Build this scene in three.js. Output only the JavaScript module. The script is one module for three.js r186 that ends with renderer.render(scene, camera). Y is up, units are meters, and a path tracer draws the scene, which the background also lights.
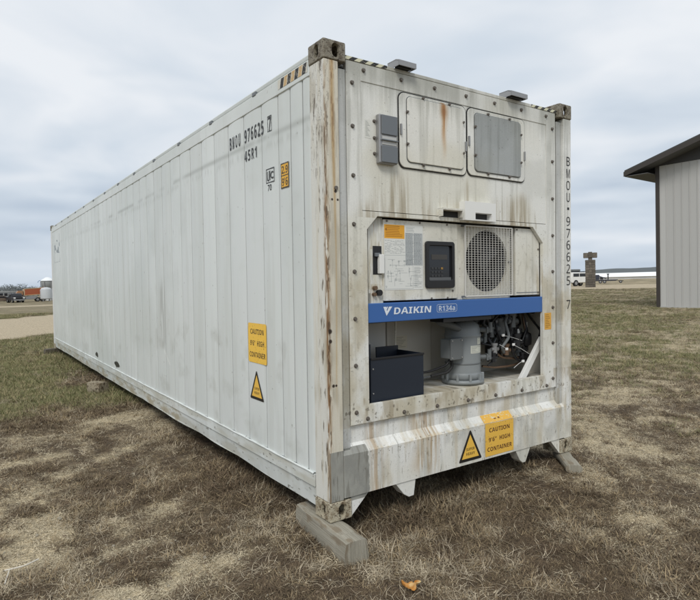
import * as THREE from 'three';
import { RoundedBoxGeometry } from 'three/addons/geometries/RoundedBoxGeometry.js';
import { mergeGeometries, mergeVertices } from 'three/addons/utils/BufferGeometryUtils.js';
import { Brush, Evaluator, SUBTRACTION } from 'three-bvh-csg';

// ------------------------------------------------------------------ camera, sky, sun, exposure
const scene = new THREE.Scene();
const rad = THREE.MathUtils.degToRad;
const FOCAL = 562.29;                                   // of the 700 x 600 photograph
const CAM_C = new THREE.Vector3(-1.7888, 1.4500, 2.8261); // camera in the container's own frame
const camera = new THREE.PerspectiveCamera(2 * Math.atan(300 / FOCAL) * 180 / Math.PI, 1024 / 878, 0.05, 8000);
camera.rotation.order = 'YXZ';
camera.rotation.set(rad(-1.747), rad(-34.678), rad(-1.5));
camera.position.set(CAM_C.x, 1.58, CAM_C.z);
camera.updateMatrixWorld();
scene.add(camera);
const qContainer = new THREE.Quaternion().setFromEuler(new THREE.Euler(rad(-1.747), rad(-34.678), rad(-0.8285), 'YXZ'));
const qTilt = camera.quaternion.clone().multiply(qContainer.clone().invert());   // the container stands a little out of level
const originW = CAM_C.clone().negate().applyQuaternion(qTilt).add(camera.position);

const renderer = new THREE.WebGLRenderer({ antialias: true });
renderer.toneMapping = THREE.LinearToneMapping;
renderer.toneMappingExposure = 1.12;
renderer.shadowMap.enabled = true;

// ---- seeded noise
function rng(seed) { let a = seed >>> 0; return () => { a = (a + 0x6D2B79F5) | 0; let t = Math.imul(a ^ (a >>> 15), 1 | a); t = (t + Math.imul(t ^ (t >>> 7), 61 | t)) ^ t; return ((t ^ (t >>> 14)) >>> 0) / 4294967296; }; }
function h2(x, y) { let h = Math.imul(x | 0, 374761393) ^ Math.imul(y | 0, 668265263); h = Math.imul(h ^ (h >>> 13), 1274126177); return ((h ^ (h >>> 16)) >>> 0) / 4294967296; }
function vn(x, y) {
  const xi = Math.floor(x), yi = Math.floor(y), fx = x - xi, fy = y - yi, u = fx * fx * (3 - 2 * fx), v = fy * fy * (3 - 2 * fy);
  const a = h2(xi, yi), b = h2(xi + 1, yi), c = h2(xi, yi + 1), d = h2(xi + 1, yi + 1);
  return a + (b - a) * u + (c - a) * v + (a - b - c + d) * u * v;
}
function fbm(x, y, o = 4) { let s = 0, a = 0.5, n = 0; for (let i = 0; i < o; i++) { s += a * vn(x + i * 17.3, y - i * 9.7); n += a; a *= 0.5; x *= 2.03; y *= 2.03; } return s / n; }
const clamp = (x, a = 0, b = 1) => Math.min(b, Math.max(a, x));
const sst = (a, b, x) => { const t = clamp((x - a) / (b - a)); return t * t * (3 - 2 * t); };
const mix = (a, b, t) => a + (b - a) * t;
const mix3 = (a, b, t) => [mix(a[0], b[0], t), mix(a[1], b[1], t), mix(a[2], b[2], t)];

// ---- overcast sky: layered cloud, as one float texture
{
  const W = 1536, Hh = 768, data = new Float32Array(W * Hh * 4);
  for (let j = 0; j < Hh; j++) for (let i = 0; i < W; i++) {
    const el = (j + 0.5) / Hh * Math.PI - Math.PI / 2, az = ((i + 0.5) / W - 0.5) * 2 * Math.PI;
    const dx = Math.cos(el) * Math.cos(az), dz = Math.cos(el) * Math.sin(az), dy = Math.sin(el), k = (j * W + i) * 4;
    let c;
    if (dy < 0) c = [0.30, 0.29, 0.26];
    else {
      const px = dx / (dy + 0.10), pz = dz / (dy + 0.10);
      const wx = px + 1.2 * (fbm(px * 0.7 + 3, pz * 0.7, 3) - 0.5), wz = pz + 1.2 * (fbm(px * 0.7, pz * 0.7 + 9, 3) - 0.5);
      const big = fbm(wx * 0.42 + 11.3, wz * 0.42 + 4.1, 6), fine = 0.6 * fbm(wx * 1.7 + 5.2, wz * 1.7 + 1.9, 6) + 0.4 * (1 - 2 * Math.abs(fbm(wx * 1.1 + 2.2, wz * 1.1 + 7.9, 6) - 0.5));
      const e = el * 180 / Math.PI;
      const lift = sst(3, 24, e);
      const band = 0.62 * fbm(az * 2.2 + 3.1, e * 0.42 + 1.7, 4) + 0.38 * fbm(az * 9 + 1.3 + 0.3 * e, e * 1.1 + 5.7, 5);             // long low layers of cloud
      let t = mix(0.5 + 1.5 * (band - 0.5), 0.5 + 1.25 * (big - 0.5), sst(5, 15, e)) + 1.0 * (fine - 0.60) * sst(3, 11, e) - 0.03 + 0.16 * lift;
      t = clamp((t - 0.20) / 0.68);
      const bluegrey = [0.445, 0.520, 0.615], pale = [0.575, 0.640, 0.715], white = [0.745, 0.775, 0.815];
      c = t < 0.5 ? mix3(bluegrey, pale, t * 2) : mix3(pale, white, t * 2 - 1);
    }
    data[k] = c[0]; data[k + 1] = c[1]; data[k + 2] = c[2]; data[k + 3] = 1;
  }
  const sky = new THREE.DataTexture(data, W, Hh, THREE.RGBAFormat, THREE.FloatType);
  sky.mapping = THREE.EquirectangularReflectionMapping; sky.magFilter = THREE.LinearFilter; sky.needsUpdate = true;
  scene.background = sky; scene.environment = sky;
}
const sun = new THREE.DirectionalLight(new THREE.Color(1, 0.965, 0.91), 1.5);
sun.position.set(-22, 34, 20); sun.target.position.set(1, 0, -4);
sun.castShadow = true; sun.shadow.radius = 34; sun.shadow.mapSize.set(2048, 2048);
Object.assign(sun.shadow.camera, { left: -40, right: 40, top: 40, bottom: -40, near: 1, far: 140 });
scene.add(sun, sun.target);

// ------------------------------------------------------------------ helpers
const names = new Map();
function numbered(n) { const k = names.get(n) ?? 0; names.set(n, k + 1); return k ? `${n}_${String(k).padStart(3, '0')}` : n; }
function thing(name, label, category, group) { const o = new THREE.Group(); o.name = numbered(name); o.userData = { label, category }; if (group) o.userData.group = group; scene.add(o); return o; }
function part(name, geo, mat, parent, pos) {
  const m = new THREE.Mesh(geo, mat); m.name = name; m.castShadow = m.receiveShadow = true;
  if (pos) m.position.set(...pos); parent.add(m); return m;
}
const lin = (r, g, b) => new THREE.Color().setRGB(r, g, b);
const std = (r, g, b, rough = 0.6, extra = {}) => new THREE.MeshStandardMaterial({ color: lin(r, g, b), roughness: rough, ...extra });
// a box from its two corners; r rounds its edges
function bx(x0, y0, z0, x1, y1, z1, r = 0) {
  const w = Math.abs(x1 - x0), h = Math.abs(y1 - y0), d = Math.abs(z1 - z0);
  const g = r ? new RoundedBoxGeometry(w, h, d, 1, Math.min(r, w / 2.1, h / 2.1, d / 2.1)) : new THREE.BoxGeometry(w, h, d);
  g.translate((x0 + x1) / 2, (y0 + y1) / 2, (z0 + z1) / 2); return g;
}
const plain = (g) => { const q = g.index ? g.toNonIndexed() : g; for (const k of Object.keys(q.attributes)) if (!['position', 'normal', 'uv'].includes(k)) q.deleteAttribute(k); return q; };
const join = (...g) => mergeGeometries(g.flat().map(plain));
function uvFront(g) { const p = g.attributes.position, n = g.attributes.normal, a = new Float32Array(p.count * 2); for (let i = 0; i < p.count; i++) { const side = Math.abs(n.getX(i)) > 0.8; a[2 * i] = (p.getX(i) + (side ? p.getZ(i) : 0)) / 2.438; a[2 * i + 1] = (p.getY(i) + (Math.abs(n.getY(i)) > 0.8 ? p.getZ(i) * 0.3 : 0)) / 2.896; } g.setAttribute('uv', new THREE.BufferAttribute(a, 2)); return g; }
function uvSide(g) { const p = g.attributes.position, a = new Float32Array(p.count * 2); for (let i = 0; i < p.count; i++) { a[2 * i] = -(p.getZ(i) + p.getX(i) * 0.5) / 12.192; a[2 * i + 1] = p.getY(i) / 2.896; } g.setAttribute('uv', new THREE.BufferAttribute(a, 2)); return g; }
function uvPost(g) { const p = g.attributes.position, n = g.attributes.normal, a = new Float32Array(p.count * 2); for (let i = 0; i < p.count; i++) { a[2 * i] = (Math.abs(n.getX(i)) > 0.7 ? 0.18 + p.getZ(i) : 0.18 + p.getX(i)) / 0.36; a[2 * i + 1] = p.getY(i) / 2.896; } g.setAttribute('uv', new THREE.BufferAttribute(a, 2)); return g; }
function poly(pts) { const s = new THREE.Shape(); pts.forEach(([x, y], i) => i ? s.lineTo(x, y) : s.moveTo(x, y)); s.closePath(); return s; }
function rrect(x0, y0, x1, y1, r) {
  const s = new THREE.Shape(); s.moveTo(x0 + r, y0); s.lineTo(x1 - r, y0); s.absarc(x1 - r, y0 + r, r, -Math.PI / 2, 0); s.lineTo(x1, y1 - r); s.absarc(x1 - r, y1 - r, r, 0, Math.PI / 2);
  s.lineTo(x0 + r, y1); s.absarc(x0 + r, y1 - r, r, Math.PI / 2, Math.PI); s.lineTo(x0, y0 + r); s.absarc(x0 + r, y0 + r, r, Math.PI, 1.5 * Math.PI); return s;
}
function ext(shape, z0, z1, bevel = 0, curve = 5) {   // extrude a front-facing outline from z0 (back) to z1 (front)
  const g = new THREE.ExtrudeGeometry(shape, { depth: z1 - z0 - 2 * bevel, bevelEnabled: bevel > 0, bevelSize: bevel, bevelThickness: bevel, bevelOffset: -bevel, bevelSegments: 2, curveSegments: curve });
  g.translate(0, 0, z0 + bevel); return g;
}
function tube(pts, r, seg = 24, rs = 8) { return new THREE.TubeGeometry(new THREE.CatmullRomCurve3(pts.map((p) => new THREE.Vector3(...p)), false, 'catmullrom', 0.3), seg, r, rs, false); }
function cyl(r0, r1, h, x, y, z, s = 20) { const g = new THREE.CylinderGeometry(r0, r1, h, s); g.translate(x, y, z); return g; }
function lathe(pts, x, y, z, s = 28) { const g = new THREE.LatheGeometry(pts.map(([a, b]) => new THREE.Vector2(a, b)), s); g.translate(x, y, z); return g; }
function tex(w, h, fn, srgb = true) {
  const d = new Uint8Array(w * h * 4);
  for (let j = 0; j < h; j++) for (let i = 0; i < w; i++) { const c = fn((i + 0.5) / w, (j + 0.5) / h), k = (j * w + i) * 4; d[k] = clamp(c[0]) * 255; d[k + 1] = clamp(c[1]) * 255; d[k + 2] = clamp(c[2]) * 255; d[k + 3] = 255; }
  const t = new THREE.DataTexture(d, w, h); t.magFilter = THREE.LinearFilter; t.minFilter = THREE.LinearMipmapLinearFilter; t.generateMipmaps = true; t.wrapS = t.wrapT = THREE.RepeatWrapping;
  if (srgb) t.colorSpace = THREE.SRGBColorSpace; t.needsUpdate = true; return t;
}
function canvasTex(w, h, draw) { const c = document.createElement('canvas'); c.width = w; c.height = h; const g = c.getContext('2d'); draw(g, w, h); const t = new THREE.CanvasTexture(c); t.colorSpace = THREE.SRGBColorSpace; return t; }
// wear: small gaps scratched into print
function wear(g, w, h, n, seed, s = 3) { const R = rng(seed); g.globalCompositeOperation = 'destination-out'; for (let i = 0; i < n; i++) { g.globalAlpha = 0.3 + 0.6 * R(); g.fillRect(R() * w, R() * h, 1 + R() * s, 1 + R() * s * 2.2); } g.globalCompositeOperation = 'source-over'; g.globalAlpha = 1; }
// measured on the plane z = 0 -> the same line of sight at depth z
const at = (x, y, z) => { const s = (CAM_C.z - z) / CAM_C.z; return [CAM_C.x + (x - CAM_C.x) * s, CAM_C.y + (y - CAM_C.y) * s]; };
// ------------------------------------------------------------------ terrain
const pW = new THREE.Vector3(0, -0.13, 0).applyQuaternion(qTilt).add(originW), nW = new THREE.Vector3(0, 1, 0).applyQuaternion(qTilt);
function H(x, z) {
  const d = -(nW.x * (x - pW.x) + nW.z * (z - pW.z)) / nW.y;
  const rx = x - camera.position.x, rz = z - camera.position.z, dist = Math.hypot(rx, rz);
  const azd = Math.atan2(rx, -rz) * 180 / Math.PI;              // 34.7 is straight ahead
  const dip = -1.0 * sst(38, 115, dist) * (1 - sst(14, 30, azd)) * (azd > -70 ? 1 : 0);
  const lump = dist < 30 ? (fbm(x * 2.1, z * 2.1, 3) - 0.5) * 0.035 + (fbm(x * 7 + 40, z * 7, 3) - 0.5) * 0.022 + (fbm(x * 0.35 + 7, z * 0.35, 2) - 0.5) * 0.05 * sst(2.5, 7, Math.hypot(x - 1, z + 1)) : 0;
  const mound = 0.075 * Math.exp(-(((x - 2.22) / 0.55) ** 2 + ((z - 0.08) / 0.5) ** 2));   // the ground under the right-hand plank
  return pW.y + 0.13 * Math.tanh(d / 0.13) + dip + lump + mound;
}
const dirOf = (u, v) => new THREE.Vector3((u - 350) / FOCAL, (300 - v) / FOCAL, -1).applyQuaternion(camera.quaternion);
function groundAt(u, v) {                                       // where a line of sight meets the terrain
  const d = dirOf(u, v); let t = 1;
  for (let i = 0; i < 6000; i++) { const y = camera.position.y + d.y * t; const g = y - H(camera.position.x + d.x * t, camera.position.z + d.z * t); if (g < 0.002) break; t += Math.max(0.01, Math.min(g * 0.5, 3)); if (t > 3000) break; }
  return new THREE.Vector3(camera.position.x + d.x * t, 0, camera.position.z + d.z * t).setY(H(camera.position.x + d.x * t, camera.position.z + d.z * t));
}
// what grows where: pale straw, green, bare track
function growth(x, z) {
  const rx = x - camera.position.x, rz = z - camera.position.z, dist = Math.hypot(rx, rz), azd = Math.atan2(rx, -rz) * 180 / Math.PI;
  const left = 1 - sst(10, 26, azd);
  const a = 0.93 * x - 0.36 * z, b = 0.36 * x + 0.93 * z;
  const mott = fbm(x * 4.6 + 20, z * 4.6 + 3, 4), streak = 0.62 * fbm(a * 1.5 + 1.2, b * 3.6 + 2.8, 4) + 0.38 * fbm(x * 6 + 3, z * 6 + 9, 3) + 0.0 * fbm(a * 0.9 + 4.2, b * 3.1 + 8.8, 4), clump = fbm(x * 1.3 + 2, z * 1.3 + 5, 4), fineN = fbm(x * 7, z * 7, 3);
  const blob = (cx, cz, sx, sz) => { const p = (0.93 * (x - cx) - 0.36 * (z - cz)) / sx, q = (0.36 * (x - cx) + 0.93 * (z - cz)) / sz; return Math.exp(-(p * p + q * q)); };
  let straw = sst(0.50, 0.60, streak) * 1.0 * sst(-0.15, -1.5, x + 0.25 * (z + 1)) * sst(-4.4, -2.8, z);
  straw += 1.3 * sst(0.36, 0.54, streak) * (blob(-1.75, -2.2, 0.75, 0.42) + blob(-1.2, -0.15, 0.8, 0.18) + blob(-1.9, -1.1, 0.5, 0.3) + 0.7 * blob(-0.75, -1.15, 0.25, 0.16) + 0.6 * blob(-0.65, -0.25, 0.4, 0.13) + blob(-1.4, -3.9, 0.8, 0.16));
  straw += 1.6 * blob(-0.14, -4.3, 0.5, 0.30) * sst(0.15, 0.4, clump) + 1.1 * blob(0.0, -3.6, 0.2, 0.3);
  straw += 0.7 * sst(0.45, 0.65, clump) * (blob(0.2, 0.75, 0.5, 0.14) + blob(1.9, 0.9, 0.8, 0.3));
  straw += 0.95 * sst(0.32, 0.55, clump) * (blob(3.6, -0.3, 0.7, 0.35) + blob(5.2, -1.2, 1.3, 0.45) + blob(11.5, -4.2, 1.6, 0.7) + 0.7 * blob(2.9, 0.9, 0.6, 0.4) + 0.6 * blob(3.1, 0.1, 0.5, 0.2));
  if (azd > 38) straw += 0.5 * sst(0.46, 0.62, fbm(a * 0.35 + 14, b * 0.8 + 3, 4)) * sst(4, 7, dist);
  straw += 0.30 * sst(0.54, 0.66, mott) + 0.10 * sst(0.5, 0.7, fineN);
  if (azd > 30) straw += 0.55 * sst(0.47, 0.62, 0.6 * mott + 0.4 * clump) * sst(1.2, 2.6, x) + 0.12 * sst(0.52, 0.62, clump) * sst(0.3, 0.9, z);
  let green = left * sst(-4.4, -5.6, z + (clump - 0.5) * 1.6) * sst(0.25, 0.5, fbm(x * 0.7 + 31, z * 0.7, 3));
  const right = sst(40, 46, azd);
  green = Math.max(green, right * sst(7.5, 13, dist + (clump - 0.5) * 6) * mix(0.45, 1, sst(0.36, 0.56, fbm(a * 0.12 + 9, b * 0.35 + 1, 4))));
  green = Math.max(green, 0.35 * right * sst(5, 8, dist) * sst(0.45, 0.6, clump));
  const edge = (z + 17.0) + 1.2 * (x + 0.9) + (clump - 0.5) * 1.1;
  let track = left * sst(0.5, -0.5, edge) * sst(-13.5, -12.3, edge * 0.9 + (clump - 0.5));
  const far = azd > 36 ? sst(80, 84, dist + (clump - 0.5) * 3) * (1 - sst(118, 124, dist)) : sst(96, 99, dist) * (1 - sst(110, 114, dist));
  track = Math.max(track, far * 0.95);
  const pasture = Math.max(left * sst(-12.5, -14, edge * 0.9), right * sst(115, 130, dist));
  return { mott, straw: clamp(straw), green: clamp(green) * (1 - clamp(straw) * 0.8), track: clamp(track), pasture, clump, fineN, dist };
}
const BROWN = [0.092, 0.065, 0.040], BROWN2 = [0.162, 0.119, 0.073], STRAW = [0.52, 0.445, 0.30], GREEN = [0.130, 0.152, 0.055], OLIVE = [0.215, 0.195, 0.10], TRACK = [0.53, 0.455, 0.33];
function groundColor(x, z) {
  const g = growth(x, z);
  let c = mix3(BROWN, BROWN2, sst(0.38, 0.62, 0.5 * g.clump + 0.5 * g.mott));
  c = mix3(c, mix3(GREEN, OLIVE, sst(0.35, 0.65, fbm(x * 0.5, z * 1.1, 3))), g.green);
  c = mix3(c, [0.24, 0.20, 0.12], g.pasture * 0.8);
  c = mix3(c, STRAW, g.straw * 0.9);
  c = mix3(c, TRACK, g.track);
  return c;
}
{
  const NA = 760, NR = 250, pos = [], col = [], uv = [], idx = [];
  for (let j = 0; j <= NR; j++) {
    const r = 0.4 * Math.pow(4500 / 0.4, j / NR);
    for (let i = 0; i < NA; i++) {
      const a = i / NA * 2 * Math.PI, x = camera.position.x + r * Math.sin(a), z = camera.position.z - r * Math.cos(a);
      pos.push(x, H(x, z), z); col.push(...groundColor(x, z)); uv.push(x / 1.9, z / 1.9);
      if (j < NR) { const k = j * NA + i, n = j * NA + (i + 1) % NA; idx.push(k, n, k + NA, n, n + NA, k + NA); }
    }
  }
  for (let i = 1; i < NA - 1; i++) idx.push(0, i + 1, i);
  const g = new THREE.BufferGeometry();
  g.setAttribute('position', new THREE.Float32BufferAttribute(pos, 3)); g.setAttribute('color', new THREE.Float32BufferAttribute(col, 3)); g.setAttribute('uv', new THREE.Float32BufferAttribute(uv, 2));
  g.setIndex(idx); g.computeVertexNormals();
  const grain = tex(512, 512, (u, v) => { const p = (x) => x; let s = 0; for (const [f, w] of [[64, 0.4], [160, 0.35], [256, 0.25]]) { const x = u * f, y = v * f, xi = Math.floor(x), yi = Math.floor(y); s += w * h2((xi % f) + f, (yi % f) + 3 * f); } const t = 0.62 + 0.5 * (s - 0.25); return [t, t * 0.985, t * 0.96]; });
  const bump = tex(512, 512, (u, v) => { let s = 0; for (const [f, w] of [[32, 0.5], [96, 0.3], [256, 0.2]]) s += w * h2(Math.floor(u * f) + f, Math.floor(v * f) + 7 * f); return [s, s, s]; }, false);
  const m = new THREE.MeshStandardMaterial({ vertexColors: true, map: grain, bumpMap: bump, bumpScale: 0.012, roughness: 1 });
  m.color.setRGB(1.5, 1.5, 1.5);
  const ground = new THREE.Mesh(g, m); ground.name = 'ground'; ground.receiveShadow = true; ground.userData = { kind: 'structure', label: 'dry brown and green mown grass ground with dirt tracks', category: 'ground' }; scene.add(ground);
}

// ------------------------------------------------------------------ container materials
// grime on the unit's face: runs of dirt below seams and panels, scuffs, rust
const T_FRONT = tex(1024, 1216, (u, v) => {
  const x = u * 2.438, y = v * 2.896;
  const run = fbm(x * 26, y * 1.3 + 5, 4), run2 = fbm(x * 70 + 3, y * 3.1, 3), patch = fbm(x * 3.1, y * 3.1, 4), spot = fbm(x * 60, y * 60, 2);
  let c = [0.955, 0.955, 0.945];
  const dirt = (col, k) => { c = mix3(c, col, clamp(k)); };
  const brown = [0.60, 0.54, 0.44], grey = [0.66, 0.66, 0.63], dark = [0.36, 0.33, 0.28], rust = [0.62, 0.42, 0.24];
  dirt(grey, 0.34 * sst(0.50, 0.75, run) + 0.18 * sst(0.52, 0.7, patch));
  dirt([0.88, 0.86, 0.79], 0.45 * sst(0.45, 0.7, fbm(x * 1.7 + 9, y * 1.9, 3)));
  if (y > 1.86) {
    dirt(grey, (0.35 + 0.65 * sst(0.35, 0.65, fbm(x * 11, y * 1.1, 4))) * sst(2.56, 2.82, y + 0.16 * (run2 - 0.3)) * 0.72);           // grime washed down from the roof edge
    for (const [cx, w, y0, y1, k] of [[0.55, 0.05, 2.22, 1.88, 0.8], [0.64, 0.035, 2.2, 1.9, 0.7], [1.22, 0.03, 2.22, 1.88, 0.8], [1.75, 0.09, 2.14, 1.87, 0.9], [1.86, 0.06, 2.16, 1.87, 0.8], [1.05, 0.04, 2.1, 1.88, 0.5], [0.42, 0.03, 2.18, 1.95, 0.5], [1.55, 0.05, 2.12, 1.88, 0.5], [0.33, 0.06, 2.0, 1.87, 0.6], [0.85, 0.06, 2.02, 1.87, 0.5]])
      if (y < y0) dirt(brown, 0.75 * k * Math.exp(-(((x - cx) / w) ** 2)) * sst(0.28, 0.72, run2) * sst(y0, y0 - 0.1, y) * mix(0.7, 1, sst(y0, y1, y)));
    if (x > 0.29 && x < 2.10) dirt(brown, 0.30 * sst(0.45, 0.7, run) * sst(2.05, 1.90, y - 0.1 * run2));
    if (y < 2.68 && y > 2.22) { const k = Math.exp(-(((x - 0.985 - 0.004 * Math.sin(y * 30)) / 0.02) ** 2)) * sst(0.2, 0.55, run2); dirt([0.72, 0.50, 0.28], k * 0.9 * sst(2.24, 2.62, y)); dirt(rust, 0.8 * Math.exp(-(((x - 0.985) / 0.03) ** 2 + ((y - 2.62) / 0.05) ** 2))); }
  } else if (y > 0.55) {
    const zone = sst(1.85, 1.50, y + 0.2 * run);
    dirt([0.74, 0.69, 0.58], zone * 0.55 * sst(0.36, 0.72, fbm(x * 7 + 2, y * 5, 5)) * (y < 0.72 || x < 0.34 || x > 2.05 ? 1 : 0.2));
    dirt(brown, zone * 0.45 * sst(0.52, 0.75, fbm(x * 20 + 1, y * 6, 4)) * (y < 0.72 ? 1 : 0.35));
    dirt(dark, 0.5 * sst(0.68, 0.78, fbm(x * 40, y * 36 + 4, 3)) * (y < 0.72 ? 1 : 0.2));
  } else {
    dirt(grey, 0.35 * sst(0.5, 0.75, fbm(x * 8, y * 5 + 11, 4)));
    dirt([0.74, 0.68, 0.56], 0.45 * sst(0.52, 0.80, fbm(x * 15 + 7, y * 2.2, 5)) * sst(0.14, 0.3, y + 0.15 * run2));
    dirt([0.66, 0.53, 0.38], 0.55 * Math.exp(-(((x - 0.80 - 0.02 * Math.sin(y * 20)) / 0.10) ** 2)) * sst(0.42, 0.6, run2) * sst(0.10, 0.22, y));
    dirt([0.66, 0.53, 0.38], 0.5 * Math.exp(-(((x - 0.36) / 0.04) ** 2)) * sst(0.40, 0.6, run2));
    dirt([0.80, 0.72, 0.58], 0.45 * Math.exp(-(((y - 0.395) / 0.012) ** 2)) * sst(0.40, 0.62, fbm(x * 26 + 3, y * 60, 4)));
    dirt(dark, 0.6 * sst(0.72, 0.79, fbm(x * 80, y * 80, 3)) * (y > 0.36 && y < 0.41 ? 1 : 0.25));
    dirt(dark, 0.35 * sst(0.76, 0.80, fbm(x * 90, y * 14, 3)));
    if (x < 0.295 + 0.02 * (fbm(y * 40, 3, 3) - 0.5) && y > 0.1 && y < 0.428) { c = mix3([0.66, 0.66, 0.635], [0.60, 0.60, 0.58], sst(0.3, 0.7, fbm(x * 14, y * 9, 4))); dirt([0.50, 0.49, 0.46], 0.6 * sst(0.58, 0.7, fbm(x * 50, y * 6, 3))); }   // a later coat of grey paint
  }
  dirt(dark, 0.35 * sst(0.86, 0.92, spot));
  const n = 0.97 + 0.06 * vn(x * 300, y * 300);
  return [c[0] * n, c[1] * n, c[2] * n];
});
// long side: cool white paint with scuffs, an old horizontal rub line and knocks
const T_SIDE = tex(2048, 512, (u, v) => {
  const z = u * 12.192, y = v * 2.896;
  const patch = fbm(z * 0.9, y * 0.9, 4), run = fbm(z * 14, y * 0.9 + 3, 4), fine = fbm(z * 30, y * 9, 3);
  let c = [0.945, 0.955, 0.95];
  const dirt = (col, k) => { c = mix3(c, col, clamp(k)); };
  dirt([0.88, 0.895, 0.885], 0.8 * sst(0.4, 0.65, patch));
  { const i = Math.floor((z - 0.25) / 0.3035); dirt([0.87, 0.88, 0.87], 0.5 * h2(i, 7)); }   // sheets of slightly different white
  dirt([0.86, 0.868, 0.85], 0.4 * sst(0.52, 0.72, run));
  const rub = 2.47 + 0.02 * Math.sin(z * 0.8) ;
  dirt([0.72, 0.73, 0.71], 0.65 * Math.exp(-(((y - rub) / 0.02) ** 2)) * sst(0.3, 0.6, fbm(z * 5, 3, 3)) * sst(9, 5, z));
  dirt([0.76, 0.77, 0.75], 0.35 * Math.exp(-(((y - rub + 0.06) / 0.03) ** 2)) * sst(0.4, 0.6, fine));
  dirt([0.66, 0.66, 0.64], 0.55 * Math.exp(-(((z - 3.37 + 0.05 * (y - 1)) / 0.10) ** 2)) * sst(0.30, 0.6, fbm(z * 40, y * 3, 3)) * sst(0.72, 0.85, y) * sst(1.6, 1.35, y));       // scrape
  dirt([0.97, 0.97, 0.96], 0.9 * Math.exp(-(((y - 0.72 - 0.6 * (3.3 - z) * -1) / 0.018) ** 2)) * (z > 3.12 && z < 3.34 ? 1 : 0));
  dirt([0.72, 0.72, 0.70], 0.3 * Math.exp(-(((z - 6.9) / 0.16) ** 2)) * sst(0.35, 0.6, fbm(z * 30, y * 2, 3)) * (y > 0.6 && y < 1.9 ? 1 : 0));
  dirt([0.74, 0.74, 0.71], 0.30 * sst(0.58, 0.8, fbm(z * 5, y * 5 + 8, 5)) * (y < 1.1 ? 1 : 0.3));
  for (const [zz, yy, s, hh] of [[7.05, 0.34, 0.16, 0.05], [5.62, 0.335, 0.22, 0.055]]) { const w = Math.exp(-(((z - zz - 0.6 * (y - yy)) / s) ** 2 + ((y - yy) / hh) ** 2)); dirt([0.14, 0.14, 0.13], sst(0.50, 0.62, w * 0.75 + 0.55 * (fbm(z * 16, y * 30, 4) - 0.35)) * 0.95); }
  if (y < 0.25) { dirt([0.80, 0.79, 0.74], 0.6 * sst(0.45, 0.65, fbm(z * 2.5, y * 12, 4))); dirt([0.68, 0.62, 0.50], 0.6 * sst(0.48, 0.75, fbm(z * 5 + 8, y * 14, 5)) * (z > 2.5 && y < 0.17 ? 1 : 0.2)); dirt([0.4, 0.38, 0.35], 0.6 * sst(0.73, 0.8, fbm(z * 20, y * 60, 3))); }
  dirt([0.55, 0.54, 0.52], 0.4 * sst(0.88, 0.93, fbm(z * 34, y * 34, 2)));
  // worn shipping-line panel at the far end
  const bx0 = 10.85, bx1 = 11.72; if (z > bx0 && z < bx1 && y > 2.0 && y < 2.62) { const e = Math.min(z - bx0, bx1 - z) < 0.03 || y < 2.02; if (e) dirt([0.62, 0.63, 0.63], 0.7 * sst(0.35, 0.5, fine)); if (y > 2.2 && y < 2.5) dirt([0.45, 0.48, 0.50], 0.7 * sst(0.55, 0.62, fbm(z * 5, y * 8, 2))); }
  return c;
});
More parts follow.
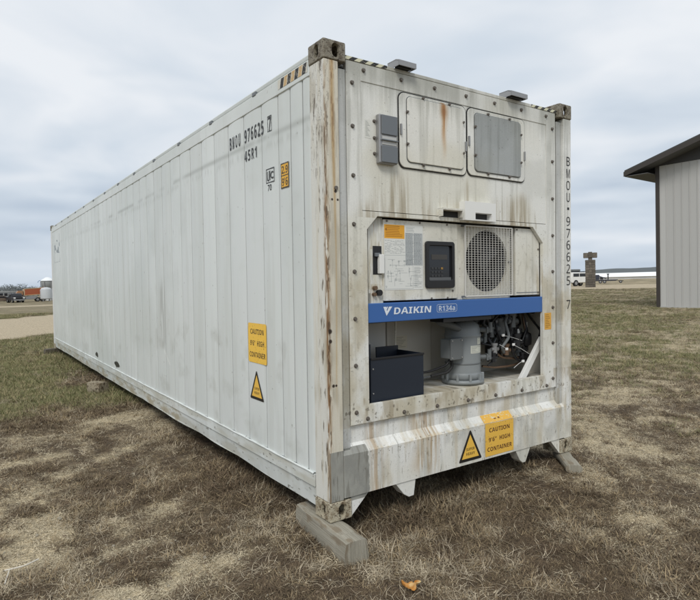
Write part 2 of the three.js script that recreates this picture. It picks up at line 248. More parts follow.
// corner post: chipped paint, rust runs, dark scratches (u: 0-0.5 side face, 0.5-1 front face)
const T_POST = tex(288, 2048, (u, v) => {
  const s = u * 0.36, y = v * 2.896, f = s - 0.18;
  const chip = fbm(s * 70, y * 9, 4), chip2 = fbm(s * 150 + 5, y * 22, 3), run = fbm(s * 90, y * 2, 3), patch = fbm(s * 12, y * 3, 3);
  let c = f < 0 ? [0.905, 0.905, 0.885] : [0.895, 0.875, 0.82];
  const dirt = (col, k) => { c = mix3(c, col, clamp(k)); };
  dirt([0.83, 0.80, 0.72], 0.4 * sst(0.48, 0.72, fbm(s * 40, y * 3, 4)));
  dirt([0.72, 0.69, 0.62], 0.5 * sst(0.5, 0.7, patch));
  const edge = Math.exp(-((f / 0.02) ** 2));
  const hi = sst(1.9, 2.6, y);
  dirt([0.36, 0.32, 0.27], (0.8 * sst(0.665, 0.73, chip + 0.03 * hi)) * (f < 0 ? mix(sst(-0.14, -0.05, f), 1, hi) : mix(Math.exp(-((f / 0.03) ** 2)), 0.45, hi * 0.6)));
  dirt([0.30, 0.27, 0.23], 0.85 * sst(0.015, 0.004, Math.abs(fbm(s * 60 + 1.5 * y, y * 12, 4) - 0.52)) * hi * (f < 0.03 ? 1 : 0.15));
  if (y < 2.78) {                                                                        // rust washed down from the casting
    const w = mix(0.014, 0.006, sst(2.7, 1.4, y)), k = Math.exp(-(((f - 0.066 + 0.006 * Math.sin(y * 3)) / w) ** 2));
    dirt([0.76, 0.63, 0.44], 0.85 * k * sst(0.25, 0.55, run + 0.1) * mix(0.55, 1, sst(1.4, 2.5, y)) * sst(0.5, 1.0, y));
    dirt([0.52, 0.40, 0.28], 0.65 * k * sst(0.48, 0.6, chip2) * sst(1.9, 2.7, y));
  }
  dirt([0.50, 0.36, 0.22], mix(0.95, 0.45, sst(1.8, 2.1, y)) * edge * sst(0.42, 0.60, chip + 0.07 * (y > 0.55 && y < 2.0 ? 1 : 0)));
  dirt([0.34, 0.26, 0.19], mix(0.9, 0.4, sst(1.8, 2.1, y)) * Math.exp(-(((f - 0.006) / 0.016) ** 2)) * sst(0.60, 0.66, fbm(s * 60, y * 16 + 2, 3) + (y > 0.9 && y < 1.7 ? 0.05 : 0)));
  for (const [sy, sf, r] of [[2.0, 0.075, 0.008], [1.16, 0.02, 0.012], [1.10, 0.022, 0.01], [0.83, 0.04, 0.008], [0.83, 0.06, 0.006], [1.95, 0.05, 0.006], [1.95, 0.09, 0.006]]) dirt([0.18, 0.14, 0.11], 0.95 * sst(r * 1.6, r * 0.7, Math.hypot(f - sf, y - sy)));
  if (f > -0.01 && y < 0.425 && y > 0.12) { c = mix3([0.66, 0.66, 0.635], [0.60, 0.60, 0.58], sst(0.3, 0.7, fbm(s * 20, y * 9, 4))); dirt([0.52, 0.40, 0.26], 0.95 * Math.exp(-(((f - 0.002) / 0.008) ** 2)) * sst(0.25, 0.45, chip)); dirt([0.40, 0.39, 0.36], 0.5 * sst(0.56, 0.7, fbm(s * 80, y * 9, 3))); }
  const n = 0.96 + 0.08 * vn(s * 700, y * 700);
  return [c[0] * n, c[1] * n, c[2] * n];
});
const T_METAL = tex(256, 256, (u, v) => { const a = fbm(u * 9, v * 9, 4), b = fbm(u * 30, v * 30, 3); let c = mix3([0.86, 0.84, 0.78], [0.62, 0.57, 0.49], sst(0.40, 0.70, fbm(u * 5, v * 5, 5))); c = mix3(c, [0.36, 0.30, 0.24], 0.75 * sst(0.58, 0.70, a)); c = mix3(c, [0.30, 0.27, 0.23], 0.7 * sst(0.66, 0.76, b)); return c; });
const M = {
  side: std(0.82, 0.84, 0.835, 0.42, { map: T_SIDE }),
  front: std(0.87, 0.87, 0.84, 0.5, { map: T_FRONT }),
  sill: std(0.87, 0.87, 0.85, 0.5, { map: T_FRONT }),
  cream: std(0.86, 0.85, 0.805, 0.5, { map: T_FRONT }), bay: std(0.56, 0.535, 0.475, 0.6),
  door: std(0.86, 0.855, 0.82, 0.38, { map: T_FRONT }),
  post: std(0.86, 0.855, 0.83, 0.5, { map: T_POST }),
  channel: std(0.60, 0.61, 0.605, 0.5, { map: T_FRONT }),
  casting: std(0.62, 0.59, 0.52, 0.6, { map: T_METAL }),
  bolt: std(0.17, 0.15, 0.13, 0.55, { metalness: 0.4 }),
  gap: std(0.03, 0.03, 0.03, 0.9),
  grey: std(0.155, 0.17, 0.185, 0.5), greyPanel: std(0.42, 0.44, 0.445, 0.45, { map: T_FRONT }),
  blue: std(0.040, 0.130, 0.38, 0.38), navy: std(0.012, 0.018, 0.030, 0.5), black: std(0.012, 0.012, 0.014, 0.45), rubber: std(0.018, 0.018, 0.018, 0.7),
  comp: std(0.25, 0.27, 0.275, 0.42), compDark: std(0.14, 0.15, 0.152, 0.5), copper: std(0.20, 0.13, 0.085, 0.42, { metalness: 0.6 }), steel: std(0.45, 0.45, 0.44, 0.4, { metalness: 0.6 }),
  white: std(0.80, 0.80, 0.77, 0.45), wire: std(0.60, 0.59, 0.55, 0.4), tie: std(0.82, 0.82, 0.80, 0.4), glass: std(0.02, 0.022, 0.026, 0.12),
  galv: std(0.33, 0.33, 0.33, 0.45, { metalness: 0.5 }), under: std(0.10, 0.095, 0.085, 0.9),
};

// ------------------------------------------------------------------ the refrigerated container
const L = 12.192, Wd = 2.438, Ht = 2.896;
const box = thing('refrigerated_container', 'long white forty foot refrigerated container with cooling unit in its end, resting on blocks', 'container');
box.position.copy(originW); box.quaternion.copy(qTilt);

// long side: a backing skin and its panels one by one
const R1 = rng(77);
{
  const wall = part('side_wall', bx(0.0165, 0.262, -12.018, 0.06, 2.721, -0.17), std(0.20, 0.205, 0.205, 0.7), box);
  const edges = [-0.176, -0.27, -0.432, -0.602, -0.857]; while (edges[edges.length - 1] > -11.8) edges.push(edges[edges.length - 1] - 0.3035);
  edges[edges.length - 1] = -12.016;
  for (let i = 0; i + 1 < edges.length; i++) {
    const z0 = edges[i] - 0.0048, z1 = edges[i + 1] + 0.0048, w = z0 - z1, NS = 6, NV = 10, g = new THREE.BoxGeometry(0.014, 2.46, w, 1, NV, NS), p = g.attributes.position;
    g.translate(0, 1.492, (z0 + z1) / 2);
    const bow = -0.0022 + (R1() - 0.5) * 0.003, tw = (R1() - 0.5) * 0.003, sd = R1() * 50;
    for (let k = 0; k < p.count; k++) if (p.getX(k) < 0) {           // sheet that is never quite flat
      const s = (p.getZ(k) - (z0 + z1) / 2) / (w / 2), y = p.getY(k);
      let d = bow * (1 - s * s) + tw * s * 0.4 + (fbm(sd + y * 1.1, s, 2) - 0.5) * 0.005 * (1 - s * s);
      const ed = Math.abs(s) > 0.99 ? 0.002 : 0; const zz = -p.getZ(k);
      d -= 0.0 ; d += 0.004 * Math.exp(-(((zz - 3.3) / 0.11) ** 2 + ((y - 0.85) / 0.18) ** 2)) + 0.008 * Math.exp(-(((zz - 0.72) / 0.09) ** 2 + ((y - 0.5) / 0.08) ** 2));
      p.setX(k, p.getX(k) + d + ed);
    }
    g.computeVertexNormals(); g.translate(0.018, 0, 0);
    part('side_panel', uvSide(g), M.side, wall);
  }
}
// top rail, its bar, and the lugs that hold it
part('top_rail', uvSide(bx(0.004, 2.722, -12.02, 0.07, 2.822, -0.172, 0.006)), M.side, box);
{
  const lip = part('roof_edge_bar', uvSide(bx(0.014, 2.824, -12.02, 0.075, 2.866, -0.174, 0.014)), std(0.70, 0.72, 0.71, 0.5, { map: T_SIDE }), box);
  const lug = bx(-0.012, -0.012, -0.03, 0.012, 0.016, 0.03, 0.004);
  for (let z = -0.95; z > -12; z -= 0.86) part('lug', lug, M.grey, lip, [0.011, 2.826, z]);
}
part('roof', bx(0.07, 2.80, -12.03, Wd - 0.07, 2.835, -0.13), std(0.6, 0.61, 0.6, 0.6), box);
part('right_side_wall', bx(Wd - 0.06, 0.2, -12.02, Wd - 0.012, 2.86, -0.17), std(0.74, 0.75, 0.74, 0.5), box);
part('rear_wall', bx(0.16, 0.14, -12.17, Wd - 0.16, 2.83, -12.12), std(0.74, 0.75, 0.74, 0.5), box);
part('floor', bx(0.07, 0.165, -12.03, Wd - 0.065, 0.215, -0.05), M.under, box);
for (let z = -0.6; z > -12; z -= 0.6) part('cross_member', bx(0.075, 0.06, z - 0.03, Wd - 0.07, 0.163, z + 0.03), M.under, box);
// bottom rail: bright weld lip, flat band, dented lower flange
{
  const rail = part('bottom_rail', uvSide(bx(0.002, 0.172, -12.02, 0.05, 0.252, -0.182, 0.003)), M.side, box);
  const lp = []; for (let i = 0; i <= 120; i++) { const z = -0.185 - i * 11.83 / 120; lp.push([0.004 + 0.003 * (R1() - 0.5), 0.257 + 0.003 * (R1() - 0.5), z]); }
  part('weld_bead', uvSide(tube(lp, 0.008, 360, 6)), M.side, rail);
  const s = new THREE.Shape(), N = 160; s.moveTo(-0.182, 0.176); s.lineTo(-12.02, 0.176);
  for (let i = N; i >= 0; i--) { const z = -0.182 - i * 11.838 / N; let y = 0.045 + 0.022 * (fbm(z * 1.4, 2, 3) - 0.5); y += 0.022 * Math.exp(-(((z + 1.45) / 0.35) ** 2)) + 0.012 * Math.exp(-(((z + 2.4) / 0.25) ** 2)); s.lineTo(z, y); }
  s.closePath();
  let g = new THREE.ExtrudeGeometry(s, { depth: 0.008, bevelEnabled: false }); 
  g.applyMatrix4(new THREE.Matrix4().makeBasis(new THREE.Vector3(0, 0, 1), new THREE.Vector3(0, 1, 0), new THREE.Vector3(1, 0, 0))); // shape x -> z, depth -> x
  const p = g.attributes.position; for (let i = 0; i < p.count; i++) p.setX(i, p.getX(i) + 0.012 + (0.176 - p.getY(i)) * 0.10 + 0.01 * (fbm(p.getZ(i) * 2.3, p.getY(i) * 4, 2) - 0.5));
  { const ix = g.index; const q = plain(g); const a = q.attributes.position.array; for (let i = 0; i < a.length; i += 9) for (let k = 0; k < 3; k++) { const t = a[i + 3 + k]; a[i + 3 + k] = a[i + 6 + k]; a[i + 6 + k] = t; } q.computeVertexNormals(); g = q; }
  part('lower_flange', uvSide(g), M.side, rail);
}
part('right_bottom_rail', bx(Wd - 0.05, 0.05, -12.02, Wd - 0.004, 0.2, -0.182), M.under, box);

// corner castings: hollow, with oblong holes
const ev = new Evaluator(); ev.useGroups = false;
function castingGeo() {
  const w = 0.162, h = 0.118, d = 0.178;
  let b = new Brush(new RoundedBoxGeometry(w, h, d, 3, 0.010)); b.updateMatrixWorld();
  const cut = (g) => { const c = new Brush(g); c.updateMatrixWorld(); b = ev.evaluate(b, c, SUBTRACTION); };
  cut(new THREE.BoxGeometry(w - 0.044, h - 0.044, d - 0.044));
  const slot = (a, hh) => { const s = new THREE.Shape(); s.absarc(0, hh / 2 - a / 2, a / 2, 0, Math.PI); s.absarc(0, -hh / 2 + a / 2, a / 2, Math.PI, 2 * Math.PI); s.closePath(); const g = new THREE.ExtrudeGeometry(s, { depth: 0.09, bevelEnabled: false, curveSegments: 8 }); return g; };
  const f = slot(0.052, 0.084); f.translate(0.006, 0, d / 2 - 0.05); cut(f);
  const sd = slot(0.048, 0.082); sd.rotateY(-Math.PI / 2); sd.translate(-w / 2 + 0.05, 0, 0.008); cut(sd);
  const g = b.geometry.clone(); for (const k of Object.keys(g.attributes)) if (!['position', 'normal', 'uv'].includes(k)) g.deleteAttribute(k); g.clearGroups?.(); return g;
}
const cg = castingGeo(), M_CASTTOP = std(0.34, 0.325, 0.295, 0.6, { map: T_METAL });
function mirrored(g, sx, sz) { const q = g.clone(); q.scale(sx, 1, sz); if (sx * sz < 0) { const n = plain(q), a = n.attributes; for (const t of Object.values(a)) { const s = t.itemSize, A = t.array; for (let i = 0; i < A.length; i += 3 * s) for (let k = 0; k < s; k++) { const v = A[i + s + k]; A[i + s + k] = A[i + 2 * s + k]; A[i + 2 * s + k] = v; } } return n; } return q; }
const castGeos = { a: cg, b: mirrored(cg, -1, 1), c: mirrored(cg, 1, -1), d: mirrored(cg, -1, -1) };
for (const y of [0.059, Ht - 0.059]) { const CM = y > 1 ? M_CASTTOP : M.casting;
  part('corner_casting', castGeos.a, CM, box, [0.081, y, -0.089]);
  part('corner_casting', castGeos.b, CM, box, [Wd - 0.081, y, -0.089]);
  part('corner_casting', castGeos.c, CM, box, [0.081, y, -L + 0.089]);
  part('corner_casting', castGeos.d, CM, box, [Wd - 0.081, y, -L + 0.089]);
}
// corner posts: a box section and the inner channel beside the unit
{
  const y0 = 0.1185, y1 = Ht - 0.1185;
  const pl = part('corner_post', uvPost(bx(0.004, y0, -0.172, 0.108, y1, -0.004, 0.007)), M.post, box);
  part('post_channel', uvFront(bx(0.109, 0.14, -0.10, 0.172, y1 - 0.03, -0.026, 0.004)), M.channel, pl);
  part('bracket_hole', (() => { const g = cyl(0.012, 0.014, 0.012, 0, 0, 0, 12); g.rotateX(Math.PI / 2); return g; })(), M.bolt, pl, [0.078, 2.02, -0.002]);
  const gr = bx(Wd - 0.108, y0, -0.172, Wd - 0.004, y1, -0.004, 0.007);
  { const p = gr.attributes.position, a = new Float32Array(p.count * 2); for (let i = 0; i < p.count; i++) { a[2 * i] = clamp((0.18 + (Wd - p.getX(i)) * 0.8 + 0.06) / 0.36); a[2 * i + 1] = p.getY(i) / 2.896 * 0.4 + 0.11; } gr.setAttribute('uv', new THREE.BufferAttribute(a, 2)); }
  const pr = part('corner_post', uvFront(gr), M.sill, box);
  part('post_channel', uvFront(bx(Wd - 0.172, 0.14, -0.10, Wd - 0.109, y1 - 0.03, -0.026, 0.004)), M.channel, pr);
  part('corner_post', bx(0.004, y0, -L + 0.004, 0.13, y1, -L + 0.165, 0.006), std(0.70, 0.71, 0.70, 0.5), box);
  part('corner_post', bx(Wd - 0.13, y0, -L + 0.004, Wd - 0.004, y1, -L + 0.165, 0.006), std(0.70, 0.71, 0.70, 0.5), box);
}
// face of the cooling unit: perimeter flange over an upper plate, with one tall opening
const ZF = -0.030;                                   // front of the flange
const P = (x, y, z = ZF) => at(x, y, z);
{
  const out = poly([P(0.160, 0.57), P(2.212, 0.57), P(2.212, 2.797), P(0.160, 2.797)]);
  out.holes.push(poly([P(0.304, 0.683), P(2.05, 0.683), P(2.05, 1.745), P(1.925, 1.868), P(0.388, 1.868), P(0.304, 1.782)]));
  out.holes.push(poly([P(0.270, 1.895), P(2.095, 1.895), P(2.095, 2.69), P(0.270, 2.69)]));
  const fl = part('mounting_flange', uvFront(plain(ext(out, -0.060, ZF, 0.002))), M.front, box);
  part('upper_plate', uvFront(bx(0.25, 1.905, -0.058, 2.20, 2.74, -0.0345)), M.front, box);
  // nothing but a bolt head: hexagon on a washer
  const bg = (() => { const a = new THREE.CylinderGeometry(0.0125, 0.0135, 0.013, 6); a.translate(0, 0.0085, 0); const b = new THREE.CylinderGeometry(0.018, 0.018, 0.003, 12); b.translate(0, 0.0015, 0); const g = join(a, b); g.rotateX(Math.PI / 2); g.scale(0.8, 0.8, 0.85); return g; })();
  const bolts = [];
  for (const x of [0.291, 0.593, 0.885, 1.187, 1.485, 1.789, 2.092]) bolts.push([x, 2.757]);
  for (const y of [2.667, 2.405, 2.106, 1.809, 1.518, 1.227, 0.937, 0.646]) { bolts.push([0.203, y]); bolts.push([2.172, y]); }
  for (const x of [0.289, 0.587, 0.883, 1.185, 1.477, 1.779, 2.089]) bolts.push([x, 0.596]);
  for (const [x, y] of bolts) { const q = P(x, y); const b = part('bolt', bg, M.bolt, fl, [q[0], q[1], ZF - 0.0005]); b.rotation.z = R1() * 3; }

  // access panels
  const small = (() => { const g = bg.clone(); g.scale(0.8, 0.8, 0.95); return g; })();
  const access = (x0, y0, x1, y1, i0, j0, i1, j1, mat, lab) => {
    const a = P(x0, y0), b = P(x1, y1), c = P(i0, j0), d = P(i1, j1);
    const o = part('access_panel', uvFront(plain(ext(rrect(a[0], a[1], b[0], b[1], 0.045), -0.0345, -0.022, 0.003))), M.front, box);
    if (lab) o.userData.label = lab;
    part('gasket', ext(rrect(a[0] - 0.007, a[1] - 0.007, b[0] + 0.007, b[1] + 0.007, 0.05), -0.0343, -0.028), M.rubber, o);
    part('gasket', ext(rrect(c[0] - 0.005, c[1] - 0.005, d[0] + 0.005, d[1] + 0.005, 0.034), -0.0225, -0.0195), M.compDark, o);
    part('cover', uvFront(plain(ext(rrect(c[0], c[1], d[0], d[1], 0.03), -0.0222, -0.012, 0.003))), mat, o);
    const w = d[0] - c[0], h = d[1] - c[1];
    for (const [u, v] of [[0.27, 1.02], [0.74, 1.02], [0.27, -0.02], [0.74, -0.02], [0.0, 0.76], [0.0, 0.27], [1.0, 0.78], [1.0, 0.27]]) part('bolt', small, M.bolt, o, [c[0] + u * w, c[1] + v * h, -0.0215 + (u > 0.02 && u < 0.98 && v > 0 && v < 1 ? 0.009 : 0.006)]);
    const hinge = bx(-0.004, -0.035, 0, 0.008, 0.035, 0.012, 0.002);
    for (const v of [0.5]) { part('hinge', hinge, M.galv, o, [a[0] + 0.006, a[1] + v * (b[1] - a[1]), -0.0225]); part('hinge', hinge, M.galv, o, [b[0] - 0.010, a[1] + 0.42 * (b[1] - a[1]), -0.0225]); }
  };
  access(0.570, 2.197, 1.178, 2.677, 0.630, 2.234, 1.143, 2.655, M.cream, 'cream access panel with a rust streak');
  access(1.197, 2.207, 1.820, 2.680, 1.264, 2.238, 1.765, 2.650, M.greyPanel, 'access panel with grey cover');

  // grey latch box with two lids and a pale slot
  const a = P(0.383, 2.197), b = P(0.529, 2.503), zt = -0.0345;
  const hb = part('recorder_box', bx(a[0], a[1], zt, b[0], b[1], 0.004, 0.008), M.galv, box);
  part('lid', bx(a[0] + 0.016, b[1] - 0.128, 0.0042, b[0] - 0.004, b[1] - 0.006, 0.013, 0.004), M.grey, hb);
  part('lid', bx(a[0] + 0.016, a[1] + 0.006, 0.0042, b[0] - 0.004, a[1] + 0.112, 0.013, 0.004), M.grey, hb);
  part('window', bx(a[0] + 0.022, a[1] + 0.118, 0.0042, b[0] - 0.010, a[1] + 0.172, 0.007, 0.001), std(0.50, 0.50, 0.48, 0.3), hb);
  part('handle', bx(a[0] + 0.012, a[1] + 0.142, 0.0072, b[0] - 0.004, a[1] + 0.150, 0.020, 0.002), M.grey, hb);
  for (const [u, v] of [[-0.012, 0.2], [-0.012, 0.52], [-0.012, 0.86], [1.0, 0.42], [1.0, 0.8]]) part('bolt', small, M.bolt, hb, [a[0] + 0.012 + u * (b[0] - a[0]) - (u < 0 ? 0.022 : 0), a[1] + v * (b[1] - a[1]), zt]);
  const s0 = P(0.297, 2.349), s1 = P(0.350, 2.464);
  part('printed_label', bx(s0[0], s0[1], zt, s1[0], s1[1], zt + 0.001), std(1, 1, 1, 0.5, { map: canvasTex(64, 128, (g, w, h) => { g.fillStyle = '#dcdcd4'; g.fillRect(0, 0, w, h); g.fillStyle = '#8f918d'; for (let y = 12; y < h - 8; y += 9) g.fillRect(8, y, 20 + (y * 7) % 28, 3); }) }), box);
  // vents
  const v0 = P(0.915, 1.895), v1 = P(1.098, 1.940);
  const ven = part('vent', bx(v0[0], v0[1] + 0.042, -0.0345, v1[0], v1[1] + 0.012, 0.018, 0.003), M.cream.clone(), box);
  part('vent_cheek', bx(v0[0] - 0.004, v0[1], -0.0345, v0[0], v1[1] + 0.010, 0.014), M.front, ven); part('vent_cheek', bx(v1[0], v0[1], -0.0345, v1[0] + 0.004, v1[1] + 0.010, 0.014), M.front, ven);
  part('vent_opening', bx(v0[0], v0[1], -0.0345, v1[0], v1[1] - 0.002, -0.031), M.gap, ven);
  const w0 = P(1.148, 1.895, 0.0), w1 = P(1.470, 2.016, 0.0);
  const hood = part('drain_hood', join(bx(w0[0], w0[1] + 0.044, -0.0345, w1[0], w1[1], 0.022), bx(w0[0], w0[1] - 0.012, -0.0345, w0[0] + 0.105, w0[1] + 0.044, 0.022), bx(w1[0] - 0.045, w0[1] - 0.012, -0.0345, w1[0], w0[1] + 0.044, 0.022), bx(w0[0] + 0.105, w0[1] - 0.012, -0.0345, w1[0] - 0.045, w0[1] - 0.004, 0.022)), M.white, box);
  part('hood_opening', bx(w0[0] + 0.1, w0[1] + 0.003, -0.0343, w1[0] - 0.04, w0[1] + 0.052, -0.026), M.gap, hood);
}
// header above the unit, striped at both ends, and two small hoods on it
{
  const hd = part('front_header', uvFront(bx(0.163, 2.8135, -0.12, Wd - 0.163, 2.838, -0.030, 0.004)), M.front, box);
  const stripes = (seed, cols) => canvasTex(256, 32, (g, w, h) => { g.fillStyle = cols[0]; g.fillRect(0, 0, w, h); g.fillStyle = cols[1]; for (let x = -40; x < w + 40; x += 64) { g.beginPath(); g.moveTo(x, h); g.lineTo(x + 32, h); g.lineTo(x + 56, 0); g.lineTo(x + 24, 0); g.fill(); } const R = rng(seed); for (let i = 0; i < 60; i++) { g.fillStyle = `rgba(205,200,185,${0.3 + 0.5 * R()})`; g.fillRect(R() * w, R() * h, 2 + R() * 6, 1 + R() * 4); } });
  part('hazard_stripe', bx(0.168, 2.815, -0.0295, 0.50, 2.8365, -0.027), std(1, 1, 1, 0.6, { map: stripes(3, ['#d8d6ba', '#2a2a28']) }), hd);
  part('hazard_stripe', bx(1.95, 2.815, -0.0295, 2.272, 2.8365, -0.027), std(1, 1, 1, 0.6, { map: stripes(4, ['#d8d6ba', '#2a2a28']) }), hd);
  const hoodAt = (x0, x1) => {
    const s = poly([[0.03, 2.839], [0.03, 2.872], [-0.005, 2.884], [-0.09, 2.884], [-0.09, 2.876], [-0.008, 2.876], [0.022, 2.865], [0.022, 2.839]]);
    const g = new THREE.ExtrudeGeometry(s, { depth: x1 - x0, bevelEnabled: false }); g.rotateY(-Math.PI / 2); g.translate(x1, 0, 0);
    // shape x was depth towards the viewer
    const q = plain(g); 
    const hood = part('marker_hood', q, M.galv, box);
    const cheek = new THREE.ExtrudeGeometry(poly([[0.028, 2.839], [0.028, 2.871], [-0.006, 2.882], [-0.09, 2.882], [-0.09, 2.839]]), { depth: 0.004, bevelEnabled: false }); cheek.rotateY(-Math.PI / 2);
    part('cheek', plain(cheek), M.galv, hood, [x0 + 0.004, 0, 0]); part('cheek', plain(cheek), M.galv, hood, [x1, 0, 0]);
    part('lens', bx(x0 + 0.02, 2.8395, -0.04, x1 - 0.02, 2.858, 0.0), M.black, hood);
  };
  hoodAt(0.555, 0.70); hoodAt(1.645, 1.83);
  const st = canvasTex(256, 40, (g, w, h) => { g.fillStyle = '#cfccc0'; g.fillRect(0, 0, w, h); for (const [x, c] of [[20, '#2b2a27'], [52, '#c6a878'], [84, '#2b2a27'], [116, '#c6a878'], [148, '#2b2a27'], [180, '#c6a878'], [212, '#2b2a27']]) { g.fillStyle = c; g.beginPath(); g.moveTo(x, h); g.lineTo(x + 28, h); g.lineTo(x + 40, 0); g.lineTo(x + 12, 0); g.fill(); } const R = rng(9); for (let i = 0; i < 90; i++) { g.fillStyle = `rgba(205,203,192,${0.3 + 0.5 * R()})`; g.fillRect(R() * w, R() * h, 2 + R() * 6, 1 + R() * 5); } });
  const sg = new THREE.PlaneGeometry(0.39, 0.062); sg.rotateY(-Math.PI / 2); part('hazard_stripe', sg, std(1, 1, 1, 0.6, { map: st }), box, [0.0025, 2.782, -0.385]);
}
// machine compartment behind the opening
{
  const q = (x, y, z) => at(x, y, z);
  const lo = P(0.304, 0.683), hi = P(2.05, 1.868);
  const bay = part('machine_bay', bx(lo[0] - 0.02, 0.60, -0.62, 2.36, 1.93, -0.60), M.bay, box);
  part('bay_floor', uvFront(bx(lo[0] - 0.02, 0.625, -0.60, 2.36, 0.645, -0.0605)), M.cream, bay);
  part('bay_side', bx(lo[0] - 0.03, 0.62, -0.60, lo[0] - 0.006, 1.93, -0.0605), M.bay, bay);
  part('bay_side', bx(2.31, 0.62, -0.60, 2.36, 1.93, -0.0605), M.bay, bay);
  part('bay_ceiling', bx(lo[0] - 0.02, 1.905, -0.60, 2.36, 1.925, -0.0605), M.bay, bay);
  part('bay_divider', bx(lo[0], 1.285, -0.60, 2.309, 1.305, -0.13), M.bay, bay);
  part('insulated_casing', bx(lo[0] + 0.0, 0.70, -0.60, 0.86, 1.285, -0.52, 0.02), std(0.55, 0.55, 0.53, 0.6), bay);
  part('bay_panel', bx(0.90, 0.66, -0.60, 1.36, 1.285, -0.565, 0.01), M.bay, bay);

  // control box and its door
  const zc = -0.065;
  let a = q(0.430, 1.330, zc), b = q(1.093, 1.852, zc);
  const door = part('control_box_door', ext(rrect(a[0], a[1], b[0], b[1], 0.008), -0.30, zc, 0.004), M.door, box);
  uvFront(door.geometry);
  a = q(0.436, 1.40, zc); b = q(0.765, 1.822, zc);
  const sheet = canvasTex(384, 512, (g, w, h) => {
    g.fillStyle = '#dfe0db'; g.fillRect(0, 0, w, h); const R = rng(21);
    g.fillStyle = '#e5a52c'; g.fillRect(2, 2, 196, 108); g.fillStyle = '#a66a12'; for (let y = 12; y < 100; y += 13) { g.fillRect(14, y, 110 + R() * 60, 5); } g.fillStyle = '#7d4a10'; g.fillRect(12, 34, 14, 12);
    g.fillStyle = '#b4b8b8'; g.fillRect(206, 60, 76, 260); g.fillRect(288, 60, 92, 260);
    for (const x0 of [206, 288]) for (let y = 64; y < 316; y += 6) { g.fillStyle = R() < 0.5 ? '#7d8284' : '#959a9b'; let x = x0 + 3; while (x < x0 + 70) { const l = 4 + R() * 16; g.fillRect(x, y, l, 3); x += l + 3 + R() * 5; } }
    g.fillStyle = '#8f9494'; for (let y = 124; y < 232; y += 9) { let x = 6; while (x < 180) { const l = 6 + R() * 24; if (R() < 0.72) g.fillRect(x, y, l, 2.5); x += l + 5; } }
    g.fillStyle = '#9a9f9f'; for (let y = 16; y < 50; y += 8) g.fillRect(214, y, 60 + R() * 60, 2.5);
    g.strokeStyle = '#7f8586'; g.lineWidth = 1.6; g.strokeRect(4, 240, 276, 264); for (let i = 0; i < 46; i++) { const x = 14 + R() * 250, y = 250 + R() * 240; g.beginPath(); g.moveTo(x, y); if (R() < 0.5) g.lineTo(x + 20 + R() * 60, y); else g.lineTo(x, Math.min(500, y + 20 + R() * 60)); g.stroke(); if (R() < 0.5) g.strokeRect(x - 4, y - 4, 9, 9); }
    g.fillStyle = '#8f9494'; for (let y = 332; y < 500; y += 8) g.fillRect(292, y, 30 + R() * 56, 2.5);
  });
  part('wiring_diagram_sheet', (() => { const g = new THREE.PlaneGeometry(b[0] - a[0], b[1] - a[1]); g.translate((a[0] + b[0]) / 2, (a[1] + b[1]) / 2, zc + 0.0015); return g; })(), std(1, 1, 1, 0.5, { map: sheet }), door);
  a = q(0.780, 1.405, zc); b = q(1.045, 1.723, zc);
  const dispS = rrect(a[0], a[1], b[0], b[1], 0.022); dispS.holes.push(rrect(a[0] + 0.025, a[1] + 0.055, b[0] - 0.025, b[1] - 0.03, 0.012));
  const disp = part('display_bezel', ext(dispS, zc, zc + 0.022, 0.004), M.black, door);
  part('display_window', bx(a[0] + 0.02, a[1] + 0.05, zc + 0.0008, b[0] - 0.02, b[1] - 0.025, zc + 0.004), M.glass, disp);
  const key = bx(-0.010, -0.008, 0, 0.010, 0.008, 0.004, 0.002), keyM = std(0.035, 0.037, 0.04, 0.5), amber = std(0.30, 0.17, 0.04, 0.4);
  for (let r = 0; r < 3; r++) for (let c = 0; c < 4; c++) part('key', key, r === 0 && c === 3 ? amber : keyM, disp, [a[0] + 0.068 + c * 0.030, a[1] + 0.138 - r * 0.026, zc + 0.0042]);
  part('screen', bx(a[0] + 0.06, a[1] + 0.20, zc + 0.0042, b[0] - 0.06, a[1] + 0.235, zc + 0.006), std(0.05, 0.045, 0.04, 0.25), disp);
  part('ledge', bx(a[0] + 0.03, a[1] + 0.052, zc + 0.0042, b[0] - 0.03, a[1] + 0.075, zc + 0.014, 0.003), std(0.10, 0.105, 0.11, 0.5), disp);
  const dot = (() => { const g = cyl(0.007, 0.007, 0.006, 0, 0, 0, 10); g.rotateX(Math.PI / 2); return g; })();
  for (const [x, y] of [[0.46, 1.842], [0.74, 1.842], [0.99, 1.842], [1.04, 1.385], [0.84, 1.337], [0.99, 1.337]]) { const c = q(x, y, zc); part('screw', dot, M.bolt, door, [c[0], c[1], zc + 0.002]); }
  // recess left of the door with its latch
  a = q(0.318, 1.30, -0.075); b = q(0.428, 1.86, -0.075);
  const jm = part('side_jamb', bx(a[0] - 0.01, a[1], -0.30, b[0] - 0.003, b[1], -0.075, 0.003), M.cream, box);
  const l0 = q(0.345, 1.50, -0.074), l1 = q(0.415, 1.68, -0.074);
  part('latch_pocket', bx(l0[0], l0[1], -0.0748, l1[0], l1[1], -0.0735), M.black, jm);
  part('latch', bx(l0[0] + 0.035, l0[1] + 0.005, -0.0733, l1[0] + 0.002, l1[1] - 0.055, -0.045, 0.004), M.white, jm);
  part('latch_hook', bx(l0[0] + 0.01, l1[1] - 0.07, -0.0733, l1[0] - 0.02, l1[1] - 0.045, -0.055, 0.004), M.grey, jm);
  for (const [x, y, r, m] of [[0.352, 1.415, 0.014, M.copper], [0.385, 1.385, 0.020, M.black], [0.345, 1.375, 0.012, M.copper]]) { const c = q(x, y, -0.074), g = cyl(r, r, 0.03, 0, 0, 0, 14); g.rotateX(Math.PI / 2); part('gauge_port', g, m, jm, [c[0], c[1], -0.066]); }
